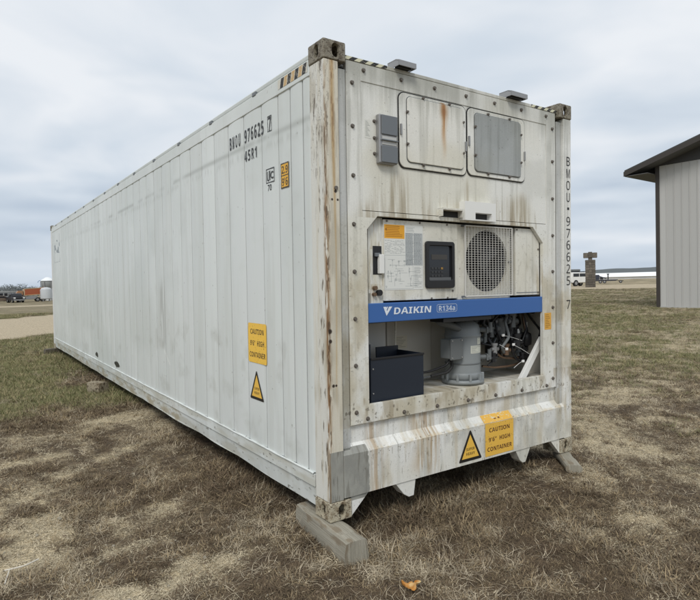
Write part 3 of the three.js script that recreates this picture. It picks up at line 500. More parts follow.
  // condenser fan behind a wire grille
  const zg = -0.050; a = q(1.168, 1.340, zg); b = q(1.674, 1.845, zg);
  const fs = poly([[a[0] - 0.055, a[1] - 0.02], [b[0] + 0.012, a[1] - 0.02], [b[0] + 0.012, b[1] + 0.01], [a[0] - 0.055, b[1] + 0.01]]);
  const cF = q(1.39, 1.594, -0.09), hole = new THREE.Path(); hole.absarc(cF[0], cF[1], 0.232, 0, 2 * Math.PI); fs.holes.push(hole);
  const fan = part('fan_shroud', ext(fs, -0.105, -0.085, 0, 24), M.cream, box); uvFront(fan.geometry);
  const ring = new THREE.CylinderGeometry(0.232, 0.232, 0.18, 40, 1, true); ring.rotateX(Math.PI / 2); part('fan_duct', ring, std(0.05, 0.052, 0.055, 0.7, { side: THREE.DoubleSide }), fan, [cF[0], cF[1], -0.195]);
  const coil = part('condenser_coil', bx(cF[0] - 0.24, cF[1] - 0.24, -0.30, cF[0] + 0.24, cF[1] + 0.24, -0.285), std(0.03, 0.032, 0.035, 0.8), fan);
  for (let i = 0; i < 5; i++) {
    const bl = new THREE.PlaneGeometry(0.11, 0.15, 3, 4), p = bl.attributes.position;
    for (let k = 0; k < p.count; k++) { const r = p.getY(k) + 0.145, w = 0.6 + 0.4 * (r / 0.2); p.setXYZ(k, p.getX(k) * w, r, p.getX(k) * 0.55); }
    bl.rotateZ(i * 2 * Math.PI / 5 + 0.3); bl.computeVertexNormals(); part('fan_blade', bl, std(0.035, 0.036, 0.038, 0.5, { side: THREE.DoubleSide }), fan, [cF[0], cF[1], -0.17]);
  }
  const hub = new THREE.CylinderGeometry(0.062, 0.066, 0.07, 24); hub.rotateX(Math.PI / 2); part('fan_hub', hub, M.black, fan, [cF[0], cF[1], -0.155]);
  const gr = part('fan_grille', join(tube([[a[0], a[1], zg], [b[0], a[1], zg]], 0.006, 2), tube([[b[0], a[1], zg], [b[0], b[1], zg]], 0.006, 2), tube([[b[0], b[1], zg], [a[0], b[1], zg]], 0.006, 2), tube([[a[0], b[1], zg], [a[0], a[1], zg]], 0.006, 2)), M.wire, box);
  const nv = 16, nh = 30, vw = new THREE.CylinderGeometry(0.0022, 0.0022, b[1] - a[1], 6), hw = new THREE.CylinderGeometry(0.0016, 0.0016, b[0] - a[0], 6); hw.rotateZ(Math.PI / 2);
  for (let i = 1; i < nv; i++) part('wire', vw, M.wire, gr, [a[0] + (b[0] - a[0]) * i / nv, (a[1] + b[1]) / 2, zg + 0.003]);
  for (let i = 1; i < nh; i++) part('wire', hw, M.wire, gr, [(a[0] + b[0]) / 2, a[1] + (b[1] - a[1]) * i / nh, zg - 0.002]);
  const stand = bx(-0.006, -0.006, -0.086, 0.006, 0.006, zg); for (const [x, y] of [[a[0], a[1]], [b[0], a[1]], [a[0], b[1]], [b[0], b[1]], [b[0], (a[1] + b[1]) / 2]]) part('clip', stand, M.grey, gr, [x, y, 0]);
  // plain panel at the right, its top corner cut off
  { const zp = -0.062, pts = [[1.715, 1.335], [2.002, 1.335], [2.002, 1.765], [1.905, 1.852], [1.715, 1.852]].map(([x, y]) => q(x, y, zp));
    const rp = part('blank_panel', uvFront(plain(ext(poly(pts), -0.30, zp, 0.004))), M.door, box);
    const c = q(1.722, 1.352, zp), d = q(1.985, 1.362, zp); part('panel_seam', bx(c[0], c[1], zp - 0.0002, d[0], d[1] - 0.004, zp + 0.0012), M.grey, rp);
    for (const [x, y] of [[1.985, 1.70], [1.985, 1.36], [1.73, 1.845]]) { const e = q(x, y, zp); part('screw', dot, M.bolt, rp, [e[0], e[1] - 0.006, zp + 0.002]); } }
  // blue beam with lettering
  { const zb = -0.040; a = q(0.304, 1.195, zb); b = q(2.048, 1.318, zb);
    const bm = part('blue_beam', bx(a[0] + 0.002, a[1], -0.11, b[0] - 0.004, b[1], zb, 0.005), M.blue, box);
    const tx = canvasTex(1024, 128, (g, w, h) => {
      g.clearRect(0, 0, w, h); g.fillStyle = '#dfe6ee'; g.beginPath(); g.moveTo(26, 18); g.lineTo(134, 18); g.lineTo(64, 112); g.closePath(); g.fill();
      g.fillStyle = '#1c3f86'; g.beginPath(); g.moveTo(84, 18); g.lineTo(94, 18); g.lineTo(72, 62); g.lineTo(66, 52); g.fill();
      g.fillStyle = '#dfe6ee'; g.save(); g.translate(140, 100); g.transform(1, 0, -0.12, 1, 0, 0); g.font = 'bold 98px sans-serif'; const m = g.measureText('DAIKIN').width; g.scale(500 / m, 1); g.fillText('DAIKIN', 0, 0); g.restore();
      g.strokeStyle = '#b9c8dd'; g.lineWidth = 5; g.beginPath(); g.roundRect(712, 20, 280, 84, 20); g.stroke(); g.fillStyle = '#c3d0e2'; g.save(); g.translate(730, 92); g.font = 'bold 78px sans-serif'; const m2 = g.measureText('R134a').width; g.scale(244 / m2, 1); g.fillText('R134a', 0, 0); g.restore(); wear(g, w, h, 160, 5, 4);
    });
    const c = q(0.405, 1.225, zb), d = q(1.10, 1.305, zb), pg = new THREE.PlaneGeometry(d[0] - c[0], d[1] - c[1]); pg.translate((c[0] + d[0]) / 2, (c[1] + d[1]) / 2, zb + 0.0015);
    part('lettering', pg, std(1, 1, 1, 0.45, { map: tx, transparent: true }), bm);
    const e = q(0.95, 1.165, -0.06), f = q(1.44, 1.195, -0.06); part('beam_bracket', bx(e[0], e[1], -0.20, f[0], f[1] - 0.001, -0.06, 0.004), M.black, bm);
    const s0 = q(2.085, 1.05, ZF), s1 = q(2.172, 1.185, ZF);
    const os = canvasTex(64, 96, (g, w, h) => { g.fillStyle = '#d9a54a'; g.fillRect(0, 0, w, h); g.fillStyle = '#9c7228'; for (let y = 10; y < h - 6; y += 10) g.fillRect(8, y, 26 + (y * 5) % 22, 4); });
    const og = new THREE.PlaneGeometry(s1[0] - s0[0], s1[1] - s0[1]); part('warning_label', og, std(1, 1, 1, 0.6, { map: os }), box, [(s0[0] + s1[0]) / 2 - 0.02, (s0[1] + s1[1]) / 2, ZF + 0.0012]); }
  // dark open tray at the left of the bay
  { const zt = -0.085; a = q(0.306, 0.688, zt); b = q(0.762, 0.972, zt); const yB = 0.647;
    const tr = part('open_bin', bx(a[0] + 0.012, yB, zt - 0.012, b[0], b[1], zt, 0.003), M.navy, box);
    part('bin_rim', bx(a[0] + 0.012, b[1] - 0.012, zt, b[0] + 0.002, b[1] + 0.002, zt + 0.006, 0.002), M.black, tr);
    for (const [x, y] of [[0.03, 0.08], [0.03, 0.24]]) part('rivet', (() => { const g = cyl(0.005, 0.005, 0.004, 0, 0, 0, 8); g.rotateX(Math.PI / 2); return g; })(), M.steel, tr, [a[0] + x, yB + y, zt + 0.002]);
    part('bin_side', bx(b[0] - 0.010, yB, -0.36, b[0], b[1] - 0.0, zt - 0.0125), M.navy, tr); part('bin_side', bx(a[0] + 0.012, yB, -0.36, a[0] + 0.022, b[1] + 0.09, zt - 0.0125), M.navy, tr);
    part('bin_back', bx(a[0] + 0.27, yB, -0.372, b[0], b[1] + 0.03, -0.3605), M.navy, tr); part('bin_bottom', bx(a[0] + 0.023, yB, -0.36, b[0] - 0.011, yB + 0.01, zt - 0.0125), M.navy, tr); }
  // compressor
  { const X = 1.475, Z = -0.33, Y = 0.646;
    const c = part('compressor', lathe([[0, 0.02], [0.147, 0.02], [0.147, 0.075], [0.143, 0.085], [0.139, 0.095], [0.139, 0.365], [0.145, 0.37], [0.145, 0.388], [0.139, 0.393], [0.137, 0.425], [0.128, 0.455], [0.108, 0.478], [0.078, 0.492], [0.04, 0.499], [0, 0.50]], X, Y, Z, 40), M.comp, box);
    part('base_flange', lathe([[0, 0.0], [0.166, 0.0], [0.166, 0.026], [0.155, 0.036], [0.148, 0.038]], X, Y, Z, 32), M.comp, c);
    for (let i = 0; i < 10; i++) { const t = i / 10 * 6.283 + 0.2; const g = bx(-0.010, 0.028, 0.140, 0.010, 0.085, 0.165, 0.004); g.rotateY(t); part('rib', g, M.comp, c, [X, Y, Z]); }
    const tb = part('terminal_box', bx(X - 0.245, Y + 0.215, Z + 0.00, X - 0.105, Y + 0.365, Z + 0.11, 0.010), M.comp, c);
    part('terminal_cover', bx(X - 0.252, Y + 0.208, Z + 0.1105, X - 0.118, Y + 0.372, Z + 0.122, 0.006), M.compDark, c);
    part('suction_stub', tube([[X - 0.08, Y + 0.43, Z + 0.06], [X - 0.2, Y + 0.47, Z + 0.06], [X - 0.27, Y + 0.50, Z + 0.02], [X - 0.30, Y + 0.60, Z - 0.05]], 0.028, 20, 12), M.compDark, c);
    const lab = (x, y, w, h, seed) => { const g = new THREE.CylinderGeometry(0.1405, 0.1405, h, 10, 1, true, x, w); return part('rating_plate', g, std(1, 1, 1, 0.5, { map: canvasTex(96, 64, (k, W2, H2) => { k.fillStyle = '#cfd0c4'; k.fillRect(0, 0, W2, H2); k.fillStyle = '#8d9088'; const R = rng(seed); for (let yy = 8; yy < H2 - 6; yy += 9) k.fillRect(6, yy, 20 + R() * 60, 3); }) }), c, [X, Y + y, Z]); };
    part('weld_band', lathe([[0.1393, 0.155], [0.142, 0.158], [0.142, 0.166], [0.1393, 0.169]], X, Y, Z, 36), M.compDark, c);
    for (const [ang, yy] of [[1.0, 0.20], [1.35, 0.33], [0.75, 0.42]]) { const g = join((() => { const k = new THREE.CylinderGeometry(0.020, 0.020, 0.09, 14); k.rotateX(Math.PI / 2); k.translate(0, 0, 0.165); return k; })(), bx(-0.032, -0.026, 0.185, 0.032, 0.026, 0.200, 0.004), (() => { const k = new THREE.CylinderGeometry(0.016, 0.016, 0.08, 12); k.translate(0, 0.02, 0.215); return k; })()); g.rotateY(ang); part('service_valve', g, M.compDark, c, [X, Y + yy, Z]); }
    for (let i = 0; i < 4; i++) part('cover_screw', (() => { const g = cyl(0.006, 0.006, 0.006, 0, 0, 0, 8); g.rotateX(Math.PI / 2); return g; })(), M.steel, c, [X - 0.252 + 0.016 + (i % 2) * 0.102, Y + 0.225 + Math.floor(i / 2) * 0.13, Z + 0.124]);
    part('conduit', tube([[X - 0.185, Y + 0.21, Z + 0.06], [X - 0.19, Y + 0.15, Z + 0.07], [X - 0.24, Y + 0.11, Z + 0.06], [X - 0.36, Y + 0.09, Z + 0.02]], 0.012, 18, 8), M.rubber, c);
    lab(-0.35, 0.275, 0.95, 0.06, 4); lab(0.12, 0.338, 0.42, 0.05, 6); }
  // piping, valves and wiring at the right of the bay
  const sx = (x) => x > 1.64 ? 1.64 + (x - 1.64) * 1.38 : x;
  const pipe = (pts, r, m, n = 'refrigerant_pipe') => part(n, tube(pts.map(([x, y, z]) => [sx(x), y, z]), r, 32, 8), m, box);
  pipe([[1.62, 1.10, -0.35], [1.68, 1.16, -0.36], [1.76, 1.16, -0.36], [1.80, 1.10, -0.34], [1.80, 0.98, -0.33], [1.80, 0.90, -0.34]], 0.026, M.compDark);
  pipe([[1.70, 0.98, -0.30], [1.72, 1.08, -0.30], [1.80, 1.13, -0.28], [1.90, 1.12, -0.28], [1.95, 1.05, -0.30], [1.94, 0.90, -0.32]], 0.020, M.galv);
  pipe([[1.66, 0.84, -0.28], [1.74, 0.86, -0.26], [1.80, 0.82, -0.25], [1.90, 0.80, -0.25], [2.0, 0.80, -0.28], [2.06, 0.86, -0.30]], 0.010, M.copper);
  pipe([[1.66, 0.76, -0.30], [1.76, 0.74, -0.28], [1.88, 0.74, -0.26], [1.99, 0.76, -0.27], [2.1, 0.80, -0.3]], 0.009, M.copper);
  pipe([[1.84, 1.16, -0.24], [1.86, 1.00, -0.22], [1.86, 0.86, -0.22], [1.92, 0.78, -0.23], [2.02, 0.77, -0.24]], 0.011, M.black);
  pipe([[2.02, 1.24, -0.30], [2.02, 1.10, -0.28], [2.02, 1.02, -0.26]], 0.012, M.copper);
  pipe([[2.02, 1.20, -0.28], [2.09, 1.17, -0.26], [2.12, 1.20, -0.26], [2.12, 1.26, -0.26]], 0.010, M.black);
  pipe([[0.36, 1.20, -0.40], [0.60, 1.19, -0.38], [0.90, 1.205, -0.36], [1.15, 1.20, -0.34], [1.25, 1.15, -0.33]], 0.014, M.black, 'cable');
  pipe([[0.40, 1.165, -0.42], [0.7, 1.165, -0.40], [0.95, 1.185, -0.38], [1.05, 1.23, -0.38]], 0.010, M.galv);
  pipe([[0.78, 0.80, -0.42], [0.95, 0.765, -0.38], [1.10, 0.77, -0.32], [1.24, 0.81, -0.28], [1.28, 0.86, -0.27]], 0.009, M.black, 'cable');
  pipe([[0.80, 0.72, -0.45], [1.0, 0.70, -0.42], [1.2, 0.72, -0.38]], 0.006, M.grey, 'cable');
  pipe([[0.95, 1.16, -0.52], [0.95, 1.0, -0.53], [0.955, 0.86, -0.53]], 0.008, M.cream);
  pipe([[1.62, 0.95, -0.26], [1.70, 0.92, -0.22], [1.72, 0.84, -0.22], [1.66, 0.77, -0.24]], 0.008, M.black, 'cable');
  pipe([[1.75, 1.22, -0.30], [1.74, 1.05, -0.24], [1.78, 0.93, -0.22], [1.90, 0.93, -0.22]], 0.008, M.black, 'cable');
  pipe([[1.96, 1.18, -0.22], [1.97, 1.05, -0.20], [1.93, 0.93, -0.20], [1.97, 0.86, -0.2]], 0.007, M.black, 'cable');
  const dr = part('filter_drier', lathe([[0, 0], [0.014, 0], [0.016, 0.03], [0.042, 0.045], [0.045, 0.10], [0.042, 0.135], [0.018, 0.15], [0.013, 0.19], [0, 0.19]], 2.17, 0.86, -0.26, 20), M.black, box);
  part('drier_stem', cyl(0.011, 0.011, 0.07, 2.17, 1.06, -0.26, 12), M.white, dr);
  const valve = (xx, y, z, s, m) => { const x = sx(xx), v = part('valve', join(cyl(0.024 * s, 0.024 * s, 0.075 * s, x, y, z, 14), (() => { const g = new THREE.CylinderGeometry(0.017 * s, 0.017 * s, 0.09 * s, 12); g.rotateZ(Math.PI / 2); g.translate(x, y, z); return g; })(), cyl(0.032 * s, 0.032 * s, 0.02 * s, x, y + 0.045 * s, z, 6)), m, box); return v; };
  valve(1.80, 1.06, -0.27, 1.5, M.compDark); valve(1.87, 1.02, -0.25, 1.2, M.black); valve(1.88, 0.94, -0.20, 1.3, M.black); valve(1.70, 0.90, -0.22, 0.9, M.galv); valve(1.80, 0.88, -0.22, 1.0, M.copper); valve(1.97, 0.80, -0.24, 0.8, M.black); valve(1.69, 0.83, -0.22, 0.8, M.black); valve(2.03, 0.79, -0.28, 0.7, M.galv); valve(1.93, 1.10, -0.3, 1.3, M.galv);
  const rc = part('receiver_tank', lathe([[0, 0], [0.05, 0.005], [0.07, 0.03], [0.07, 0.36], [0.05, 0.395], [0, 0.40]], 1.97, 0.79, -0.45, 20), M.black, box);
  part('motor_block', bx(1.70, 1.09, -0.50, 2.22, 1.26, -0.36, 0.02), M.black, box); part('motor_block', bx(0.98, 1.17, -0.48, 1.33, 1.26, -0.34, 0.02), M.black, box);
  part('solenoid', bx(2.00, 0.99, -0.30, 2.055, 1.075, -0.24, 0.008), M.black, box); part('solenoid', bx(2.025, 1.00, -0.238, 2.055, 1.045, -0.23, 0.002), M.white, box);
  for (const [p0, p1] of [[[1.76, 1.015, -0.18], [2.00, 0.955, -0.17]], [[1.86, 0.935, -0.15], [2.07, 0.835, -0.14]], [[1.86, 0.745, -0.14], [1.98, 0.795, -0.14]], [[1.70, 0.945, -0.15], [1.78, 0.90, -0.14]]]) { const t = part('cable_tie', tube([p0, [(p0[0] + p1[0]) / 2, (p0[1] + p1[1]) / 2 + 0.004, (p0[2] + p1[2]) / 2], p1], 0.0016, 8, 6), M.tie, box); }
  for (const [x, y, z] of [[1.77, 1.013, -0.17], [1.87, 0.933, -0.15], [1.975, 0.79, -0.14], [1.775, 0.905, -0.14]]) part('tag', bx(x - 0.013, y - 0.010, z - 0.006, x + 0.013, y + 0.010, z + 0.006, 0.003), M.tie, box);
  { const R = rng(808);                                        // tangle of black hoses and wiring looms
    for (let i = 0; i < 24; i++) { const x = 1.66 + R() * 0.36, pts = []; let px = x, py = 1.24 - R() * 0.06, pz = -0.36 + R() * 0.14; const n = 4 + Math.floor(R() * 3); for (let k = 0; k < n; k++) { pts.push([px, py, pz]); px = clamp(px + (R() - 0.45) * 0.14, 1.64, 2.12); py -= 0.04 + R() * 0.075; pz = clamp(pz + (R() - 0.5) * 0.08, -0.42, -0.18); } pipe(pts, 0.006 + R() * 0.009, R() < 0.7 ? M.black : M.compDark, 'cable'); }
    for (let i = 0; i < 14; i++) valve(1.68 + R() * 0.34, 0.80 + R() * 0.36, -0.32 + R() * 0.10, 0.7 + R() * 0.7, R() < 0.6 ? M.black : M.compDark);
    for (let i = 0; i < 7; i++) { const x = 1.0 + R() * 0.3, pts = []; let px = x, py = 1.20, pz = -0.33 + R() * 0.08; for (let k = 0; k < 4; k++) { pts.push([px, py, pz]); px += 0.05 + R() * 0.05; py = 1.20 - R() * 0.06; } pipe(pts, 0.007 + R() * 0.006, M.black, 'cable'); } }
  // slanted stay at the right
  { const g = ext(poly([[1.885, 0.648], [1.955, 0.648], [2.165, 0.90], [2.165, 0.98]]), -0.13, -0.10, 0.003); part('diagonal_stay', uvFront(plain(g)), M.white, box); }
  // black strip at the very left of the bay
  part('hose', tube([[0.355, 1.19, -0.12], [0.35, 1.08, -0.12], [0.375, 0.98, -0.13]], 0.018, 14, 8), M.black, box);
  part('printed_notice', (() => { const g = new THREE.PlaneGeometry(0.12, 0.10); g.translate(1.04, 0.98, -0.5635); return g; })(), std(1, 1, 1, 0.7, { map: canvasTex(96, 80, (g, w, h) => { g.fillStyle = '#c9c3b0'; g.fillRect(0, 0, w, h); g.fillStyle = '#8d877a'; for (let y = 8; y < h - 6; y += 10) g.fillRect(6, y, 40 + (y * 7) % 40, 3); }) }), box);
}
// front sill with its sloped top, gussets and short feet
{
  const s = [[-0.11, 0.13], [-0.003, 0.13], [-0.003, 0.392], [-0.055, 0.446], [-0.055, 0.60], [-0.11, 0.60]];
  const g = new THREE.ExtrudeGeometry(poly(s), { depth: Wd - 0.22, bevelEnabled: true, bevelSize: 0.003, bevelThickness: 0.003, bevelOffset: -0.003, bevelSegments: 2 }); g.rotateY(-Math.PI / 2); g.translate(Wd - 0.11, 0, 0);
  const sill = part('front_sill', uvFront(plain(g)), M.sill, box);
  const gl = ext(poly([[0.1628, 0.004], [0.30, 0.1295], [0.1628, 0.1295]]), -0.05, -0.012, 0.002), gr = ext(poly([[Wd - 0.1628, 0.004], [Wd - 0.1628, 0.1295], [Wd - 0.285, 0.1295]]), -0.05, -0.012, 0.002);
  part('gusset', uvFront(plain(gl)), M.sill, sill); part('gusset', uvFront(plain(gr)), M.sill, sill);
  for (const [x0, x1, x2, x3, x4] of [[0.515, 0.690, 0.672, 0.628, 0.585], [1.715, 1.895, 1.835, 1.800, 1.765]]) part('foot', uvFront(plain(ext(poly([[x4, 0.045], [x3, 0.018], [x2, 0.020], [x1, 0.1295], [x0, 0.1295]]), -0.09, -0.010, 0.003))), M.sill, sill);
}
// stickers and lettering on the container
function flat(w, h, t, extra = {}) { return [new THREE.PlaneGeometry(w, h), std(1, 1, 1, 0.5, { map: t, ...extra })]; }
const caution = (seed, cols) => canvasTex(256, 256, (g, w, h) => {
  g.fillStyle = cols[0]; g.beginPath(); g.roundRect(1, 1, w - 2, h - 2, cols[2]); g.fill(); g.fillStyle = cols[1]; g.textAlign = 'center';
  for (const [s, y, ww] of [['CAUTION', 72, 190], ["9'6\"  HIGH", 146, 196], ['CONTAINER', 220, 222]]) { g.save(); g.translate(w / 2, y); g.font = 'bold 46px sans-serif'; g.scale(ww / g.measureText(s).width, 1); g.fillText(s, 0, 0); g.restore(); }
  wear(g, w, h, 70, seed, 4);
});
const tri = (seed) => canvasTex(256, 256, (g, w, h) => {
  const path = (m) => { g.beginPath(); g.moveTo(w / 2, m); g.lineTo(w - m * 0.8, h - m * 0.6); g.lineTo(m * 0.8, h - m * 0.6); g.closePath(); };
  g.lineJoin = 'round'; g.fillStyle = g.strokeStyle = '#1d1a16'; g.lineWidth = 18; path(24); g.fill(); g.stroke(); g.fillStyle = '#ecbd50'; path(46); g.fill(); g.fillStyle = '#4a3a1a'; g.textAlign = 'center'; g.font = 'bold 30px sans-serif'; g.fillText('SUPER', w / 2, 170); g.fillText('HEAVY', w / 2, 206); wear(g, w, h, 24, seed, 3);
});
{
  const onFront = (name, x0, y0, x1, y1, t, z = -0.0005) => { const [g, m] = flat(x1 - x0, y1 - y0, t, { transparent: true }); part(name, g, m, box, [(x0 + x1) / 2, (y0 + y1) / 2, z]); };
  onFront('caution_sticker', 1.362, 0.146, 1.68, 0.392, caution(1, ['#e9b94e', '#4b2412', 2]));
  { const g = new THREE.PlaneGeometry(0.318, 0.07); g.rotateX(-0.766); part('caution_sticker', g, std(1, 1, 1, 0.5, { map: canvasTex(64, 16, (k, w, h) => { k.fillStyle = '#dfae48'; k.fillRect(0, 0, w, h); k.fillStyle = '#cfc9b8'; const R = rng(2); for (let i = 0; i < 40; i++) k.fillRect(R() * w, R() * h, 1 + 2 * R(), 1 + R()); k.fillStyle = '#6d4318'; k.fillRect(24, 9, 5, 2); k.fillRect(33, 8, 4, 3); }) }), box, [1.519, 0.4200, -0.0265]); }
  onFront('warning_triangle', 1.082, 0.148, 1.330, 0.386, tri(3));
  const onSide = (name, z0, y0, z1, y1, t, x = 0.006) => { const [g, m] = flat(Math.abs(z1 - z0), y1 - y0, t, { transparent: true }); g.rotateY(-Math.PI / 2); part(name, g, m, box, [x, (y0 + y1) / 2, (z0 + z1) / 2]); };
  onSide('caution_sticker', -1.142, 0.862, -0.829, 1.161, caution(7, ['#f2c44e', '#3b2a14', 14]));
  onSide('warning_triangle', -1.130, 0.582, -0.885, 0.815, tri(8));
  const word = (s, w, h, seed, boxed) => canvasTex(w, h, (g) => { g.clearRect(0, 0, w, h); g.fillStyle = '#1e2022'; let x = 0; g.font = `bold ${Math.round(h * 1.22)}px sans-serif`; g.textAlign = 'left'; const parts = s.split(''); const adv = w / (parts.length); parts.forEach((ch, i) => { if (ch === ' ') return; g.save(); g.translate(i * adv + adv * 0.10, h * 0.95); g.scale(adv * 0.78 / g.measureText(ch).width, 1); g.fillText(ch, 0, 0); g.restore(); }); if (boxed) { g.strokeStyle = '#1e2022'; g.lineWidth = h * 0.05; g.strokeRect(w - adv * 1.02, h * 0.03, adv * 0.98, h * 0.94); } wear(g, w, h, 260, seed, h * 0.045); });
  onSide('identification_number', -1.432, 2.508, -0.690, 2.618, word('BMOU 976625 7', 1024, 160, 11, true));
  onSide('size_code', -1.150, 2.368, -0.912, 2.460, word('45R1', 384, 150, 12));
  onSide('rail_code', -0.788, 2.096, -0.660, 2.258, canvasTex(160, 200, (g, w, h) => { g.strokeStyle = g.fillStyle = '#222426'; g.lineWidth = 8; g.strokeRect(6, 6, w - 12, 116); g.lineWidth = 13; g.beginPath(); g.moveTo(28, 24); g.lineTo(28, 90); g.arc(46, 88, 16, Math.PI, 0, true); g.lineTo(62, 24); g.stroke(); g.fillRect(72, 22, 12, 84); g.beginPath(); g.arc(120, 64, 26, 0.8, -0.8); g.stroke(); g.font = 'bold 74px sans-serif'; g.save(); g.translate(28, 192); g.scale(0.95, 1); g.fillText('70', 0, 0); g.restore(); wear(g, w, h, 80, 13, 4); }));
  onSide('height_mark', -0.566, 2.088, -0.454, 2.256, canvasTex(128, 200, (g, w, h) => { g.fillStyle = '#e3ad33'; g.fillRect(0, 0, w, h); g.strokeStyle = g.fillStyle = '#2a2418'; g.lineWidth = 9; g.strokeRect(5, 5, w - 10, h - 10); g.fillRect(0, 96, w, 7); g.font = 'bold 84px sans-serif'; g.textAlign = 'center'; g.fillText('2.9', w / 2, 84, 100); g.fillText('9\'6', w / 2, 180, 96); wear(g, w, h, 60, 14, 4); }));
  // letters down the right post
  const pg = canvasTex(96, 1600, (g, w, h) => { g.clearRect(0, 0, w, h); g.fillStyle = '#16171a'; g.textAlign = 'center'; const s = 'BMOU-976625 7'; const st = h / s.length; [...s].forEach((ch, i) => { if (ch === ' ') return; if (ch === '-') { g.fillRect(w * 0.3, st * (i + 0.35), w * 0.4, st * 0.2); return; } g.save(); g.translate(w / 2, st * (i + 0.88)); g.font = '128px sans-serif'; g.scale(w * 0.92 / g.measureText(ch).width, 1); g.fillText(ch, 0, 0); g.restore(); }); wear(g, w, h, 160, 15, 4); });
  onFront('identification_number', 2.358, 1.195, 2.424, 2.482, pg, -0.002);
}

// ------------------------------------------------------------------ blocks under and beside the container
const toW = (x, y, z) => new THREE.Vector3(x, y, z).applyQuaternion(qTilt).add(originW);
const T_WOOD = tex(512, 512, (u, v) => { const g = fbm(u * 60, v * 2.2, 4), c = fbm(u * 110, v * 3 + 3, 3), d = fbm(u * 7, v * 7, 4), e = vn(u * 400, v * 90); let k = mix3([0.68, 0.66, 0.61], [0.60, 0.58, 0.53], sst(0.35, 0.7, g)); k = mix3(k, [0.40, 0.37, 0.33], 0.5 * sst(0.68, 0.76, c)); k = mix3(k, [0.50, 0.44, 0.36], 0.6 * sst(0.5, 0.75, d)); const n = 0.94 + 0.1 * e; return [k[0] * n, k[1] * n, k[2] * n]; });
const M_WOOD = std(0.85, 0.85, 0.82, 0.9, { map: T_WOOD, bumpMap: T_WOOD, bumpScale: 0.004 });
function timber(w, h, d, seed) {
  const g = new THREE.BoxGeometry(w, h, d, 4, 3, 12), p = g.attributes.position, n = g.attributes.normal, uv = g.attributes.uv, R = rng(seed), o = R() * 9;
  for (let i = 0; i < p.count; i++) {
    const x = p.getX(i), y = p.getY(i), z = p.getZ(i);
    const nx = Math.abs(n.getX(i)) > 0.5, ny = Math.abs(n.getY(i)) > 0.5;
    uv.setXY(i, (nx ? y : x) * 3 + o, (nx || ny ? z : y) * 1.6 + o);
    const e = 0.010 * (fbm(x * 9 + o, y * 9 + z * 4, 3) - 0.5); const corner = Math.abs(x) > w / 2 - 0.001 && Math.abs(y) > h / 2 - 0.001 ? 0.006 + 0.010 * vn(z * 14 + o, x) : 0;
    p.setXYZ(i, x * (1 - corner / w * 1.6) + e, y * (1 - corner / h * 1.2) + (y > 0 ? Math.min(0, e) : e), z + (Math.abs(z) > d / 2 - 0.001 ? e : 0));
  }
  g.computeVertexNormals(); return g;
}
function block(name, label, x, z, w, h, d, turn, seed, topY, mat = M_WOOD, group) {
  const o = new THREE.Mesh(timber(w, h, d, seed), mat); o.name = numbered(name); o.userData = { label, category: 'block' }; if (group) o.userData.group = group; o.castShadow = o.receiveShadow = true;
  const q = toW(x, topY - h / 2, z); o.position.copy(q); o.quaternion.copy(qTilt).multiply(new THREE.Quaternion().setFromAxisAngle(new THREE.Vector3(0, 1, 0), turn)); scene.add(o); return o;
}
block('timber_block', 'weathered grey timber block under the corner post streaked with rust', 0.032, -0.065, 0.150, 0.17, 0.67, -0.085, 1, -0.001);
block('timber_plank', 'flat grey plank under the corner post with vertical lettering', 2.265, 0.065, 0.125, 0.065, 0.44, -0.74, 2, -0.001);
block('timber_block', 'dark timber block under the far end of the container', 0.02, -12.10, 0.46, 0.16, 0.2, 0.1, 3, -0.001, std(0.30, 0.28, 0.25, 0.95, { map: T_WOOD }));
block('concrete_block', 'loose pale concrete lump lying in the grass alongside the container', -0.155, -6.15, 0.17, 0.19, 0.26, 0.5, 4, 0.035, std(0.42, 0.38, 0.32, 0.95, { map: T_METAL }));

